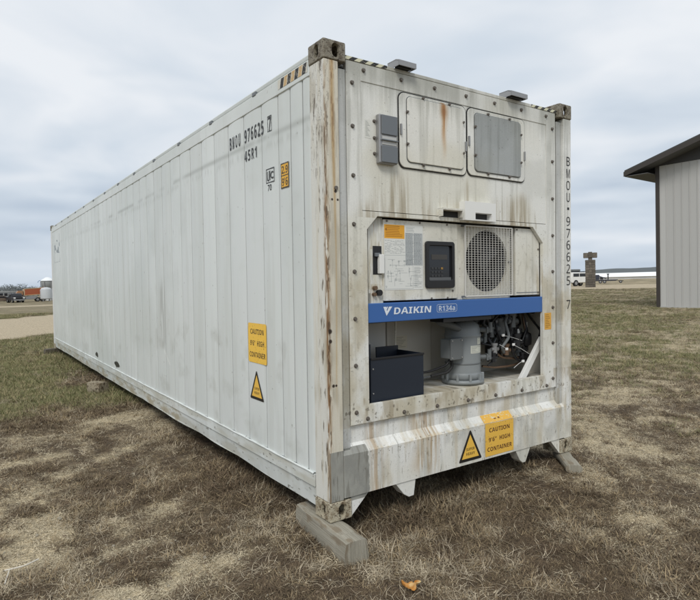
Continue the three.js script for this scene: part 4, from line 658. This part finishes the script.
// ------------------------------------------------------------------ shed at the right
{
  const A = groundAt(657, 307.5), dA = A.clone().sub(camera.position), fwd = new THREE.Vector3(0, 0, -1).applyQuaternion(camera.quaternion), depA = dA.dot(fwd);
  const dB = dirOf(700, 300); const B = camera.position.clone().add(dB.multiplyScalar(depA * 0.945)); B.y = A.y;
  const dir = B.clone().sub(A).setY(0).normalize();                        // along the gable wall, towards the right of the picture
  const yaw = Math.atan2(-dir.z, dir.x);
  const shed = thing('metal_shed', 'large grey ribbed metal shed with dark overhanging roof', 'shed');
  shed.position.copy(A); shed.rotation.y = yaw;                            // local x along the gable wall, local z out of it (towards the viewer's side)
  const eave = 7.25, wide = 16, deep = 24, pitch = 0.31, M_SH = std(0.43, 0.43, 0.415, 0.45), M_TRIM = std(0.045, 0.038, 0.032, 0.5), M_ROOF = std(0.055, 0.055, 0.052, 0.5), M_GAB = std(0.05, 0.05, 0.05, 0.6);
  const shell = part('shell', bx(0.06, -0.4, -deep, wide, eave, -0.06), std(0.40, 0.40, 0.39, 0.6), shed);
  const rib = 0.36, R = rng(4), variants = [0.46, 0.49, 0.51].map((k) => std(k, k * 0.995, k * 0.96, 0.45));
  const panelShape = new THREE.Shape(); [[0, 0], [rib - 0.05, 0], [rib - 0.036, 0.03], [rib - 0.014, 0.03], [rib - 0.002, 0]].forEach(([x, y], i) => i ? panelShape.lineTo(x, y) : panelShape.moveTo(x, y)); panelShape.lineTo(rib - 0.002, -0.03); panelShape.lineTo(0, -0.03); panelShape.closePath();
  const pgeo = new THREE.ExtrudeGeometry(panelShape, { depth: eave + 0.3, bevelEnabled: false }); pgeo.rotateX(-Math.PI / 2); pgeo.translate(0, -0.3, 0);
  { const p = pgeo.attributes.position; for (let i = 0; i < p.count; i++) p.setZ(i, -p.getZ(i)); const q = plain(pgeo), a = q.attributes.position.array; for (let i = 0; i < a.length; i += 9) for (let k = 0; k < 3; k++) { const t = a[i + 3 + k]; a[i + 3 + k] = a[i + 6 + k]; a[i + 6 + k] = t; } q.computeVertexNormals();
    for (let i = 0; i * rib < wide - 0.3; i++) part('wall_sheet', q, variants[Math.floor(R() * 3)], shell, [0.16 + i * rib, 0, -0.025]); }
  part('corner_trim', bx(-0.02, -0.4, -0.22, 0.155, eave + 0.05, 0.03), M_TRIM, shed);
  part('base_trim', bx(0.16, -0.4, -0.02, wide, 0.06, 0.02), M_SH, shed);
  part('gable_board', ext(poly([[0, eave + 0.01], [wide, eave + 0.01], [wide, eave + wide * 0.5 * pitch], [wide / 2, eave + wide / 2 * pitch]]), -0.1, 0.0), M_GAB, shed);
  const ov = 1.2, ovz = 0.85;
  const slope = poly([[-ov, eave - ov * pitch + 0.30], [wide / 2, eave + wide / 2 * pitch + 0.30], [wide + ov, eave - ov * pitch + 0.30], [wide + ov, eave - ov * pitch + 0.12], [wide / 2, eave + wide / 2 * pitch + 0.12], [-ov, eave - ov * pitch + 0.12]]);
  const roof = part('roof', ext(slope, -deep - ovz, ovz), M_ROOF, shed);
  const fas = poly([[-ov - 0.03, eave - ov * pitch + 0.22], [wide / 2, eave + wide / 2 * pitch + 0.22], [wide / 2, eave + wide / 2 * pitch - 0.02], [-ov - 0.03, eave - ov * pitch - 0.02]]);
  part('rake_board', ext(fas, ovz + 0.001, ovz + 0.04), M_TRIM, roof);
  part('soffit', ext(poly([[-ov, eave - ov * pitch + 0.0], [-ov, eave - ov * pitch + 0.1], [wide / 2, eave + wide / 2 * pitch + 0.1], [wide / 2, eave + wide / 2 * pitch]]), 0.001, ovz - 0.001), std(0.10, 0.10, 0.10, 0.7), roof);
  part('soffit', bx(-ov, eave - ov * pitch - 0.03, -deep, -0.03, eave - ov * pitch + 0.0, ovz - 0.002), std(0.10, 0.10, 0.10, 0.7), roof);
}

// ------------------------------------------------------------------ far things at the left
function standAt(o, u, v, turn = null) { const p = groundAt(u, v); o.position.copy(p); const yawTo = Math.atan2(camera.position.x - p.x, camera.position.z - p.z); o.rotation.y = (turn ?? 0) + yawTo; return p; }
const wheelGeo = (r, w) => { const g = new THREE.CylinderGeometry(r, r, w, 18); g.rotateX(Math.PI / 2); return g; };
function wheels(o, list, r, w) { for (const [x, z] of list) { const t = part('wheel', wheelGeo(r, w), M.rubber, o, [x, r, z]); part('rim', wheelGeo(r * 0.55, w + 0.02), M.galv, t); } }
function carBody(profile, width, bevel = 0.06) { const g = new THREE.ExtrudeGeometry(poly(profile), { depth: width - 2 * bevel, bevelEnabled: true, bevelSize: bevel, bevelThickness: bevel, bevelOffset: -bevel, bevelSegments: 2 }); g.translate(0, 0, -width / 2 + bevel); return g; }
function pickup(name, label, paint, scale = 1) {   // length along x, front at +x
  const o = thing(name, label, 'pickup');
  part('body', carBody([[-2.8, 0.45], [2.75, 0.45], [2.85, 0.8], [2.75, 1.15], [1.35, 1.22], [0.75, 1.85], [-0.75, 1.88], [-0.95, 1.25], [-2.8, 1.22]], 2.0, 0.08), paint, o);
  part('windscreen', (() => { const g = bx(-0.02, -0.30, -0.85, 0.02, 0.30, 0.85); g.rotateZ(0.76); g.translate(1.10, 1.56, 0); return g; })(), M.glass, o);
  for (const s of [-1, 1]) { part('side_window', bx(-0.65, 1.3, s * 1.005 - 0.01, 0.75, 1.72, s * 1.005 + 0.01), M.glass, o); part('headlight', bx(2.76, 0.82, s * 0.82 - 0.17, 2.89, 1.06, s * 0.82 + 0.17, 0.02), M.white, o); part('mirror', bx(0.75, 1.3, s * 1.15 - 0.12, 0.95, 1.55, s * 1.15 + 0.12, 0.02), M.black, o); }
  part('grille', bx(2.80, 0.72, -0.6, 2.90, 1.08, 0.6, 0.02), M.black, o); part('bumper', bx(2.72, 0.42, -1.0, 2.98, 0.66, 1.0, 0.03), M.galv, o);
  wheels(o, [[1.8, 0.88], [1.8, -0.88], [-1.75, 0.88], [-1.75, -0.88]], 0.42, 0.28); o.scale.setScalar(scale); return o;
}
standAt(pickup('pickup_truck', 'dark pickup truck facing the viewer, parked before the grey trailer', std(0.02, 0.02, 0.025, 0.3), 1.1), 15.5, 302.6, -Math.PI / 2 + 0.25);
{ // enclosed grey trailer behind the pickup
  const o = thing('stock_trailer', 'long grey box trailer parked behind the dark pickup', 'trailer');
  part('box', carBody([[-3.4, 0.7], [3.4, 0.7], [3.4, 2.5], [-3.4, 2.5]], 2.3, 0.08), std(0.22, 0.23, 0.23, 0.5), o); part('roof', bx(-3.5, 2.52, -1.2, 3.5, 2.62, 1.2), std(0.55, 0.56, 0.56, 0.5), o);
  for (let i = 0; i < 6; i++) part('window', bx(-3.0 + i * 1.0, 1.4, 1.15, -2.3 + i * 1.0, 2.1, 1.17), M.glass, o);
  wheels(o, [[-1, 1.0], [0, 1.0], [-1, -1.0], [0, -1.0]], 0.42, 0.28); standAt(o, 9, 301.2, 0.05);
}
{ // truck with an orange tipping body
  const o = thing('tipper_truck', 'truck with a raised orange load body beside the white tank', 'truck');
  const b = carBody([[-2.0, 1.55], [2.2, 1.75], [2.15, 3.3], [-1.9, 2.95]], 2.3, 0.06); part('tipping_body', b, std(0.34, 0.085, 0.032, 0.6), o);
  part('tailboard', bx(-2.15, 1.5, -1.1, -1.95, 3.0, 1.1), std(0.50, 0.38, 0.24, 0.6), o);
  for (const y of [1.62, 3.1]) part('top_rail', (() => { const g = bx(-2.0, -0.06, 1.13, 2.1, 0.06, 1.20); g.rotateZ(0.06); g.translate(0, y - (y < 2 ? -0.02 : 0.02), 0); return g; })(), std(0.55, 0.36, 0.18, 0.5), o);
  part('cab', carBody([[-4.0, 0.6], [-2.3, 0.6], [-2.3, 2.6], [-3.3, 2.6], [-3.9, 1.7]], 2.2, 0.08), std(0.33, 0.17, 0.08, 0.5), o);
  part('chassis', bx(-3.9, 0.65, -0.5, 2.1, 0.95, 0.5), M.compDark, o); part('side_tank', bx(-1.8, 0.6, 0.6, 0.6, 1.3, 1.1, 0.05), M.galv, o);
  wheels(o, [[-3.1, 0.95], [-3.1, -0.95], [0.6, 0.95], [1.7, 0.95], [0.6, -0.95], [1.7, -0.95]], 0.5, 0.32); standAt(o, 34.5, 301.6, 0.1);
}
{ const o = thing('white_tank', 'rounded white tank standing in front of the grey hopper tower', 'tank'); part('shell', lathe([[0, 0.5], [1.15, 0.55], [1.2, 0.7], [1.2, 2.7], [0.9, 3.1], [0.3, 3.25], [0, 3.26]], 0, 0, 0, 24), std(0.52, 0.54, 0.55, 0.45), o); for (let i = 0; i < 4; i++) part('leg', bx(-0.08, 0, -0.08, 0.08, 0.7, 0.08), M.galv, o, [0.9 * Math.cos(i * 1.57 + 0.7), 0, 0.9 * Math.sin(i * 1.57 + 0.7)]); standAt(o, 46.5, 301.4, 0); }
{ const o = thing('hopper_tower', 'grey grain hopper tower with a white conical cap beside the container end', 'tower');
  part('bin', lathe([[0, 3.0], [1.4, 3.1], [1.45, 4.9], [1.5, 5.0]], 0, 0, 0, 20), std(0.36, 0.38, 0.38, 0.5), o); part('cap', lathe([[1.6, 4.95], [1.55, 5.1], [0.5, 5.8], [0, 5.9]], 0, 0, 0, 20), std(0.78, 0.80, 0.80, 0.4), o);
  part('skirt', lathe([[1.25, 0], [1.25, 3.2]], 0, 0, 0, 20), std(0.62, 0.64, 0.64, 0.5, { side: THREE.DoubleSide }), o); for (let i = 0; i < 6; i++) part('leg', bx(-0.09, 0, -0.09, 0.09, 4.9, 0.09), M.galv, o, [1.55 * Math.cos(i * 1.047), 0, 1.55 * Math.sin(i * 1.047)]);
  part('ladder_hoop', (() => { const g = new THREE.TorusGeometry(0.45, 0.06, 6, 16, 3.3); g.translate(-1.7, 4.6, 0); return g; })(), std(0.12, 0.22, 0.4, 0.5), o); standAt(o, 48.5, 300.4, 0); }
{ const o = pickup('pickup_truck', 'small brown pickup at the edge of the far yard, beyond the grey trailer', std(0.16, 0.12, 0.09, 0.4), 0.85); standAt(o, 1.0, 302.8, 0.15); }
// far trees
function tree(label, p, h, w, seed, col, group) {
  const o = thing('distant_tree', label, 'tree', group); o.position.copy(p);
  part('trunk', cyl(0.12, 0.22, h * 0.5, 0, h * 0.25, 0, 8), std(0.07, 0.06, 0.05, 0.9), o);
  const R = rng(seed), N = 2200, pos = [];
  for (let i = 0; i < N; i++) { const lobe = Math.floor(R() * 7), la = lobe * 2.4 + seed, cx = Math.cos(la) * w * 0.24, cz = Math.sin(la) * w * 0.24, cy = h * (0.45 + 0.32 * ((lobe * 0.37) % 1)); const t = R() * 6.283, ph = Math.acos(2 * R() - 1), r = Math.cbrt(R()) * w * 0.27; const x = cx + r * Math.sin(ph) * Math.cos(t), y = cy + r * 0.9 * Math.cos(ph), z = cz + r * Math.sin(ph) * Math.sin(t), s = h * 0.06 * (0.6 + R()); const a = new THREE.Vector3(R() - 0.5, R() - 0.5, R() - 0.5).normalize().multiplyScalar(s), b = new THREE.Vector3(R() - 0.5, R() - 0.5, R() - 0.5).normalize().multiplyScalar(s); pos.push(x, y, z, x + a.x, y + a.y, z + a.z, x + b.x, y + b.y, z + b.z); }
  const g = new THREE.BufferGeometry(); g.setAttribute('position', new THREE.Float32BufferAttribute(pos, 3)); g.computeVertexNormals();
  part('crown', g, new THREE.MeshStandardMaterial({ color: lin(...col), roughness: 1, side: THREE.DoubleSide }), o);
}
{
  const R = rng(55);
  for (let i = 0; i < 6; i++) { const u = -14 + i * 10 + R() * 7, d = dirOf(u, 296), dist = 250 + R() * 80, p = camera.position.clone().addScaledVector(d.setY(0).normalize(), dist); p.y = H(p.x, p.z); tree('grey green tree in the hazy row beyond the parked trucks', p, 3.4 + R() * 2.2, 7 + R() * 5, 60 + i, [0.22, 0.24, 0.245], 'trees beyond the parked trucks'); }
}
// ------------------------------------------------------------------ far things at the right
{ // stone pillar with a cross slab on top
  const p = groundAt(590.5, 287.2), dep = p.clone().sub(camera.position).dot(new THREE.Vector3(0, 0, -1).applyQuaternion(camera.quaternion)), m = dep / FOCAL;
  const o = thing('stone_pillar', 'rough stone pillar topped by a wider stone slab', 'pillar'); o.position.copy(p); o.rotation.y = Math.atan2(camera.position.x - p.x, camera.position.z - p.z);
  const T_ST = tex(64, 64, (u, v) => { const k = fbm(u * 9, v * 9, 3); return mix3([0.62, 0.59, 0.55], [0.36, 0.34, 0.32], k); }), R = rng(31), w = 9.2 * m, h = 27.2 * m, vs = [0.66, 0.56, 0.78, 0.48].map((k) => std(k, k * 0.98, k * 0.94, 0.95, { map: T_ST })), courses = 11, sh = h / courses;
  const core = part('core', bx(-w / 2 + 0.06, 0, -w / 2 + 0.06, w / 2 - 0.06, h, w / 2 - 0.06), std(0.2, 0.19, 0.18, 1), o);
  for (let c = 0; c < courses; c++) for (let f = 0; f < 4; f++) { let x = -w / 2; const cuts = [0, 0.3 + 0.12 * R(), 0.62 + 0.12 * R(), 1]; for (let k = 0; k < 3; k++) { const g = bx(x + cuts[k] * w + 0.015, c * sh + 0.015, w / 2 - 0.07, x + cuts[k + 1] * w - 0.015, (c + 1) * sh - 0.015, w / 2 + 0.03 * R(), 0.03); g.rotateY(f * Math.PI / 2); part('stone', g, vs[Math.floor(R() * 4)], core); } }
  part('neck', bx(-1.9 * m, h, -1.9 * m, 1.9 * m, h + 2.2 * m, 1.9 * m, 0.04), vs[2], o); part('cap_slab', bx(-6.4 * m, h + 2.0 * m, -2.6 * m, 6.4 * m, h + 7.2 * m, 2.6 * m, 0.08), vs[0], o); part('cap_boss', bx(-1.8 * m, h + 2.4 * m, 2.6 * m, 1.8 * m, h + 8.0 * m, 3.2 * m, 0.05), vs[3], o);
}
{ // white off-roader with gear on its roof
  const o = thing('off_roader', 'white off-road vehicle with dark roof rack load behind the stone pillar', 'car');
  part('body', carBody([[-2.3, 0.5], [2.3, 0.5], [2.4, 0.95], [2.25, 1.25], [1.25, 1.35], [0.75, 2.0], [-2.1, 2.05], [-2.3, 1.3]], 1.9, 0.1), std(0.74, 0.74, 0.72, 0.35), o);
  for (const s of [-1, 1]) { part('side_window', bx(-1.9, 1.4, s * 0.955 - 0.01, -0.75, 1.86, s * 0.955 + 0.01), M.glass, o); part('side_window', bx(-0.62, 1.4, s * 0.955 - 0.01, 0.62, 1.86, s * 0.955 + 0.01), M.glass, o); part('bumper', bx(s * 2.2 - 0.2, 0.45, -0.9, s * 2.2 + 0.2, 0.7, 0.9, 0.04), M.black, o); }
  part('roof_rack', bx(-1.7, 2.07, -0.75, 0.5, 2.16, 0.75, 0.02), M.black, o); part('roof_load', bx(-1.4, 2.16, -0.6, 0.0, 2.5, 0.6, 0.1), M.compDark, o);
  wheels(o, [[1.5, 0.85], [1.5, -0.85], [-1.4, 0.85], [-1.4, -0.85]], 0.46, 0.28); o.scale.setScalar(1.25); standAt(o, 577.5, 286.1, 0.85);
}
{ // flat trailer with machinery
  const o = thing('machinery_trailer', 'dark low trailer with machinery and an upright stack beyond the pillar', 'trailer');
  part('deck', carBody([[-3.0, 0.55], [2.4, 0.55], [3.0, 0.7], [3.0, 0.85], [-3.0, 0.95]], 2.1, 0.04), std(0.03, 0.032, 0.045, 0.5), o);
  part('engine', bx(-2.6, 0.95, -0.7, -1.0, 2.1, 0.7, 0.15), std(0.035, 0.04, 0.06, 0.5), o); part('seat', bx(-0.9, 0.95, -0.5, -0.2, 1.5, 0.5, 0.08), M.black, o); part('boom', (() => { const g = bx(-0.9, -0.12, -0.12, 1.0, 0.12, 0.12, 0.03); g.rotateZ(-0.35); g.translate(-0.4, 1.45, 0); return g; })(), std(0.03, 0.035, 0.06, 0.5), o);
  part('stack', bx(0.75, 0.9, -0.12, 1.0, 2.2, 0.12, 0.03), M.black, o); part('stack_cap', bx(0.6, 2.1, -0.2, 1.15, 2.3, 0.2, 0.03), M.black, o); part('drawbar', bx(3.0, 0.45, -0.08, 4.2, 0.6, 0.08), M.black, o);
  wheels(o, [[-0.8, 1.0], [0.1, 1.0], [-0.8, -1.0], [0.1, -1.0]], 0.4, 0.25); wheels(o, [[3.6, 0.0]], 0.35, 0.2); standAt(o, 604, 283.3, 0.0);
}
{ // long low white building on the skyline
  const d = dirOf(628, 277).setY(0).normalize(), p = camera.position.clone().addScaledVector(d, 330); p.y = H(p.x, p.z);
  const o = thing('long_white_building', 'very long low white roofed building on the skyline', 'building'); o.position.copy(p); o.rotation.y = Math.atan2(camera.position.x - p.x, camera.position.z - p.z) + 0.02;
  part('wall', bx(-40, -1, -6, 60, 1.2, 6), std(0.80, 0.81, 0.81, 0.6), o);
  const g = new THREE.ExtrudeGeometry(poly([[-7, 1.2], [7, 1.2], [0, 3.3]]), { depth: 101, bevelEnabled: false }); g.rotateY(Math.PI / 2); g.translate(-40.5, 0, 0); part('roof', g, std(0.86, 0.87, 0.87, 0.5), o);
}
{ // low hills
  const hills = (name, dist, u0, u1, hh, col, seed) => { const N = 90, pos = [], idx = []; for (let i = 0; i <= N; i++) { const u = mix(u0, u1, i / N), d = dirOf(u, 280).setY(0).normalize(), e = Math.sin(Math.PI * i / N), top = hh * (0.25 + 0.95 * fbm(i * 0.11 + seed, 3, 4)) * Math.sqrt(e); for (const [k, y] of [[0.92, -6], [1, top], [1.12, top * 0.7], [1.3, -6]]) { const x = camera.position.x + d.x * dist * k, z = camera.position.z + d.z * dist * k; pos.push(x, y, z); } if (i < N) for (let r = 0; r < 3; r++) { const a = i * 4 + r; idx.push(a, a + 4, a + 1, a + 1, a + 4, a + 5); } } const g = new THREE.BufferGeometry(); g.setAttribute('position', new THREE.Float32BufferAttribute(pos, 3)); g.setIndex(idx); g.computeVertexNormals(); const m = new THREE.Mesh(g, new THREE.MeshStandardMaterial({ color: lin(...col), roughness: 1, side: THREE.DoubleSide })); m.name = name; m.userData = { kind: 'structure', label: 'low dark hills along the horizon', category: 'hills' }; scene.add(m); };
  hills('hills', 1500, 440, 1050, 24, [0.10, 0.115, 0.12], 5);
  hills('hills_001', 1700, -420, 330, 16, [0.11, 0.12, 0.125], 15);
}
// ------------------------------------------------------------------ grass, straw and litter
function tuft(seed, n, len, lift, width, spread) {
  const R = rng(seed), pos = [], idx = [];
  for (let i = 0; i < n; i++) {
    const a = R() * 6.283, l = len * (0.5 + 0.8 * R()), w = width * (0.6 + 0.8 * R()), x0 = (R() - 0.5) * spread, z0 = (R() - 0.5) * spread, e0 = lift * (0.3 + 1.1 * R()), curl = (R() - 0.35) * 1.6, bend = (R() - 0.5) * 2.2;
    let x = x0, y = -0.004 + R() * 0.012, z = z0, e = e0, h = a; const S = 3, base = pos.length / 3;
    for (let s = 0; s <= S; s++) { const ww = w * (1 - s / S * 0.85), nx = -Math.sin(h) * ww, nz = Math.cos(h) * ww, tilt = (R() - 0.5) * ww; pos.push(x - nx, y - tilt, z - nz, x + nx, y + tilt, z + nz); x += Math.cos(h) * Math.cos(e) * l / S; z += Math.sin(h) * Math.cos(e) * l / S; y += Math.sin(e) * l / S; e -= curl * 0.5; h += bend * 0.35; if (y < 0.003) { y = 0.003; e = Math.abs(e) * 0.4; } }
    for (let s = 0; s < S; s++) { const b = base + s * 2; idx.push(b, b + 2, b + 1, b + 1, b + 2, b + 3); }
  }
  const g = new THREE.BufferGeometry(); g.setAttribute('position', new THREE.Float32BufferAttribute(pos, 3)); g.setIndex(idx); g.computeVertexNormals(); return g;
}
{
  const kinds = {
    dead_grass: { label: 'matted dark brown dead grass round the container', geos: [tuft(1, 12, 0.050, 0.42, 0.0016, 0.06), tuft(2, 11, 0.072, 0.30, 0.0016, 0.07), tuft(7, 14, 0.035, 0.7, 0.0018, 0.05)] },
    straw: { label: 'short pale straw stubble in bleached patches', geos: [tuft(3, 10, 0.030, 0.22, 0.0015, 0.06)] },
    pale_stems: { label: 'wiry pale dry stems tangled over the brown grass', geos: [tuft(4, 6, 0.12, 0.42, 0.0013, 0.05), tuft(8, 9, 0.075, 0.6, 0.0015, 0.05)] },
    green_grass: { label: 'short green and tan mown grass', geos: [tuft(5, 11, 0.055, 0.95, 0.0019, 0.06), tuft(6, 9, 0.07, 0.7, 0.0019, 0.06)] },
  };
  const lists = {}; for (const [k, v] of Object.entries(kinds)) lists[k] = v.geos.map(() => ({ m: [], c: [] }));
  const R = rng(2024), mt = new THREE.Matrix4(), q = new THREE.Quaternion(), up = new THREE.Vector3(0, 1, 0), eu = new THREE.Euler();
  const DEAD = [0.130, 0.093, 0.056], TAN = [0.305, 0.235, 0.14], BLEACHED = [0.54, 0.465, 0.325], STEM = [0.48, 0.41, 0.295], LEAF = [0.175, 0.180, 0.075], HAY = [0.34, 0.285, 0.16];
  const N = 340000, r0 = 2.1, r1 = 42, e = 0.75;
  const inv = qTilt.clone().invert();
  for (let i = 0; i < N + 45000; i++) {
    const r = i < N ? Math.pow(mix(Math.pow(r0, e), Math.pow(r1, e), R()), 1 / e) : mix(38, 84, R()), a = rad(i < N ? 34.68 + (R() - 0.5) * 84 : 50 + R() * 26), x = camera.position.x + r * Math.sin(a), z = camera.position.z - r * Math.cos(a);
    const hug = (z < 0.1 && z > -12 && x > -0.16 && x < 0.04) || (Math.abs(x - 0.03) < 0.2 && z > -0.5 && z < 0.36) || (z > -0.25 && z < 0.05 && x > 0.1 && x < 2.5);
    if (x > 0.55 && x < 2.2 && z < -0.9 && z > -12) continue;
    if (x > -0.05 && x < 0.12 && z > -0.46 && z < 0.27) continue;
    const g = growth(x, z); if (g.track > 0.4 + 0.4 * R()) continue;
    let kind = 'dead_grass'; const t = R();
    if (t < g.straw * 0.93) kind = 'straw'; else if (R() < g.green) kind = 'green_grass'; else if (R() < 0.04 + 0.34 * sst(0.52, 0.68, g.mott)) kind = 'pale_stems';
    const L2 = lists[kind][Math.floor(R() * lists[kind].length)], sc = (0.7 + 0.6 * R()) * (1 + Math.max(0, r - 5) * 0.055) * (kind === 'dead_grass' ? 0.65 + 0.9 * sst(0.35, 0.68, 0.5 * g.clump + 0.5 * g.mott) : 1) * (hug ? 1.35 : 1);
    eu.set((R() - 0.5) * 0.3, R() * 6.283, (R() - 0.5) * 0.3); q.setFromEuler(eu);
    mt.compose(new THREE.Vector3(x, H(x, z) - 0.003, z), q, new THREE.Vector3(sc, sc * (0.7 + 0.5 * R()) / (1 + Math.max(0, r - 8) * 0.03), sc)); L2.m.push(...mt.elements);
    const v = R(), f = 0.68 + 0.64 * R();                          // one flat colour for the whole tuft, all its blades, root to tip
    let c = DEAD;
    if (kind === 'dead_grass' && v > 0.82 - 0.35 * sst(0.5, 0.66, g.mott)) c = TAN;
    else if (kind === 'straw') c = BLEACHED;
    else if (kind === 'pale_stems') c = STEM;
    else if (kind === 'green_grass') c = v < 0.64 ? LEAF : HAY;
    L2.c.push(c[0] * f, c[1] * f, c[2] * f);
  }
  for (const [k, v] of Object.entries(kinds)) v.geos.forEach((geo, i) => {
    const l = lists[k][i], n = l.c.length / 3; if (!n) return;
    const im = new THREE.InstancedMesh(geo, new THREE.MeshStandardMaterial({ roughness: 0.9, side: THREE.DoubleSide }), n);
    im.instanceMatrix.array.set(l.m); im.instanceColor = new THREE.InstancedBufferAttribute(new Float32Array(l.c), 3);
    im.name = numbered(k); im.userData = { kind: 'stuff', label: v.label, category: 'grass' }; im.castShadow = im.receiveShadow = true; scene.add(im);
    console.log(k, i, n);
  });
}
{ // small stones and clods of soil
  const g = new THREE.IcosahedronGeometry(0.5, 1), p = g.attributes.position; for (let i = 0; i < p.count; i++) { const k = 0.72 + 0.5 * fbm(p.getX(i) * 3 + 4, p.getY(i) * 3 + p.getZ(i) * 2, 2); p.setXYZ(i, p.getX(i) * k, p.getY(i) * k * 0.6, p.getZ(i) * k); } g.computeVertexNormals();
  const R = rng(91), n = 420, im = new THREE.InstancedMesh(g, std(1, 1, 1, 0.95), n), mt = new THREE.Matrix4(), q = new THREE.Quaternion();
  for (let i = 0; i < n; i++) { const r = 2.4 + 11 * R() * R(), a = rad(34.68 + (R() - 0.5) * 80); let x = camera.position.x + r * Math.sin(a), z = camera.position.z - r * Math.cos(a); if (x > -0.02 && x < 2.45 && z < 0.02) x = -0.3 - R(); const s = 0.008 + 0.022 * R() * R(); q.setFromEuler(new THREE.Euler(R(), R() * 6, R())); mt.compose(new THREE.Vector3(x, H(x, z) + 0.006, z), q, new THREE.Vector3(s, s, s)); im.setMatrixAt(i, mt); im.setColorAt(i, R() < 0.5 ? lin(0.30, 0.27, 0.21) : lin(0.16, 0.12, 0.08)); }
  im.name = 'pebbles'; im.userData = { kind: 'stuff', label: 'small stones and soil clods scattered through the grass', category: 'pebbles' }; im.castShadow = im.receiveShadow = true; scene.add(im);
}
{ // crumpled orange leaf and forked pale stick
  const leaf = new THREE.PlaneGeometry(0.11, 0.075, 10, 8), p = leaf.attributes.position; leaf.rotateX(-Math.PI / 2); const col = [];
  for (let i = 0; i < p.count; i++) { const x = p.getX(i), z = p.getZ(i), rr = Math.hypot(x / 0.055, z / 0.038), an = Math.atan2(z, x), lim = 0.78 + 0.22 * Math.cos(an * 5 + 0.6); const k = rr > lim ? lim / rr : 1; const y = 0.020 + 0.028 * (fbm(x * 30 + 5, z * 30, 3) - 0.4) + 6 * x * x; p.setXYZ(i, x * k, y, z * k); const c = mix3([0.46, 0.20, 0.035], [0.62, 0.46, 0.22], sst(0.45, 0.62, fbm(x * 45, z * 45 + 3, 3))); col.push(...c); }
  leaf.setAttribute('color', new THREE.Float32BufferAttribute(col, 3)); leaf.computeVertexNormals();
  const m = new THREE.Mesh(leaf, new THREE.MeshStandardMaterial({ vertexColors: true, roughness: 0.7, side: THREE.DoubleSide })); m.name = 'fallen_leaf'; m.userData = { label: 'curled orange dead leaf lying on the brown grass', category: 'leaf' }; m.position.copy(groundAt(411, 593)); m.position.y += 0.012; m.rotation.y = -0.5; m.castShadow = true; scene.add(m);
  const a = groundAt(5, 576), b = groundAt(24, 574), c = groundAt(39, 566), d = groundAt(5, 588), y = 0.03;
  const P3 = (v, h) => [v.x - a.x, v.y - a.y + h, v.z - a.z];
  const s = thing('forked_stick', 'pale bleached forked stick lying on straw', 'stick'); s.position.copy(a);
  part('stem', tube([P3(a, y), P3(b, y + 0.012), P3(c, y + 0.01)], 0.0045, 16, 6), std(0.62, 0.58, 0.50, 0.8), s); part('twig', tube([P3(a.clone().lerp(b, 0.25), y), P3(d, y - 0.008)], 0.0034, 8, 6), std(0.60, 0.56, 0.48, 0.8), s);
}
renderer.render(scene, camera);
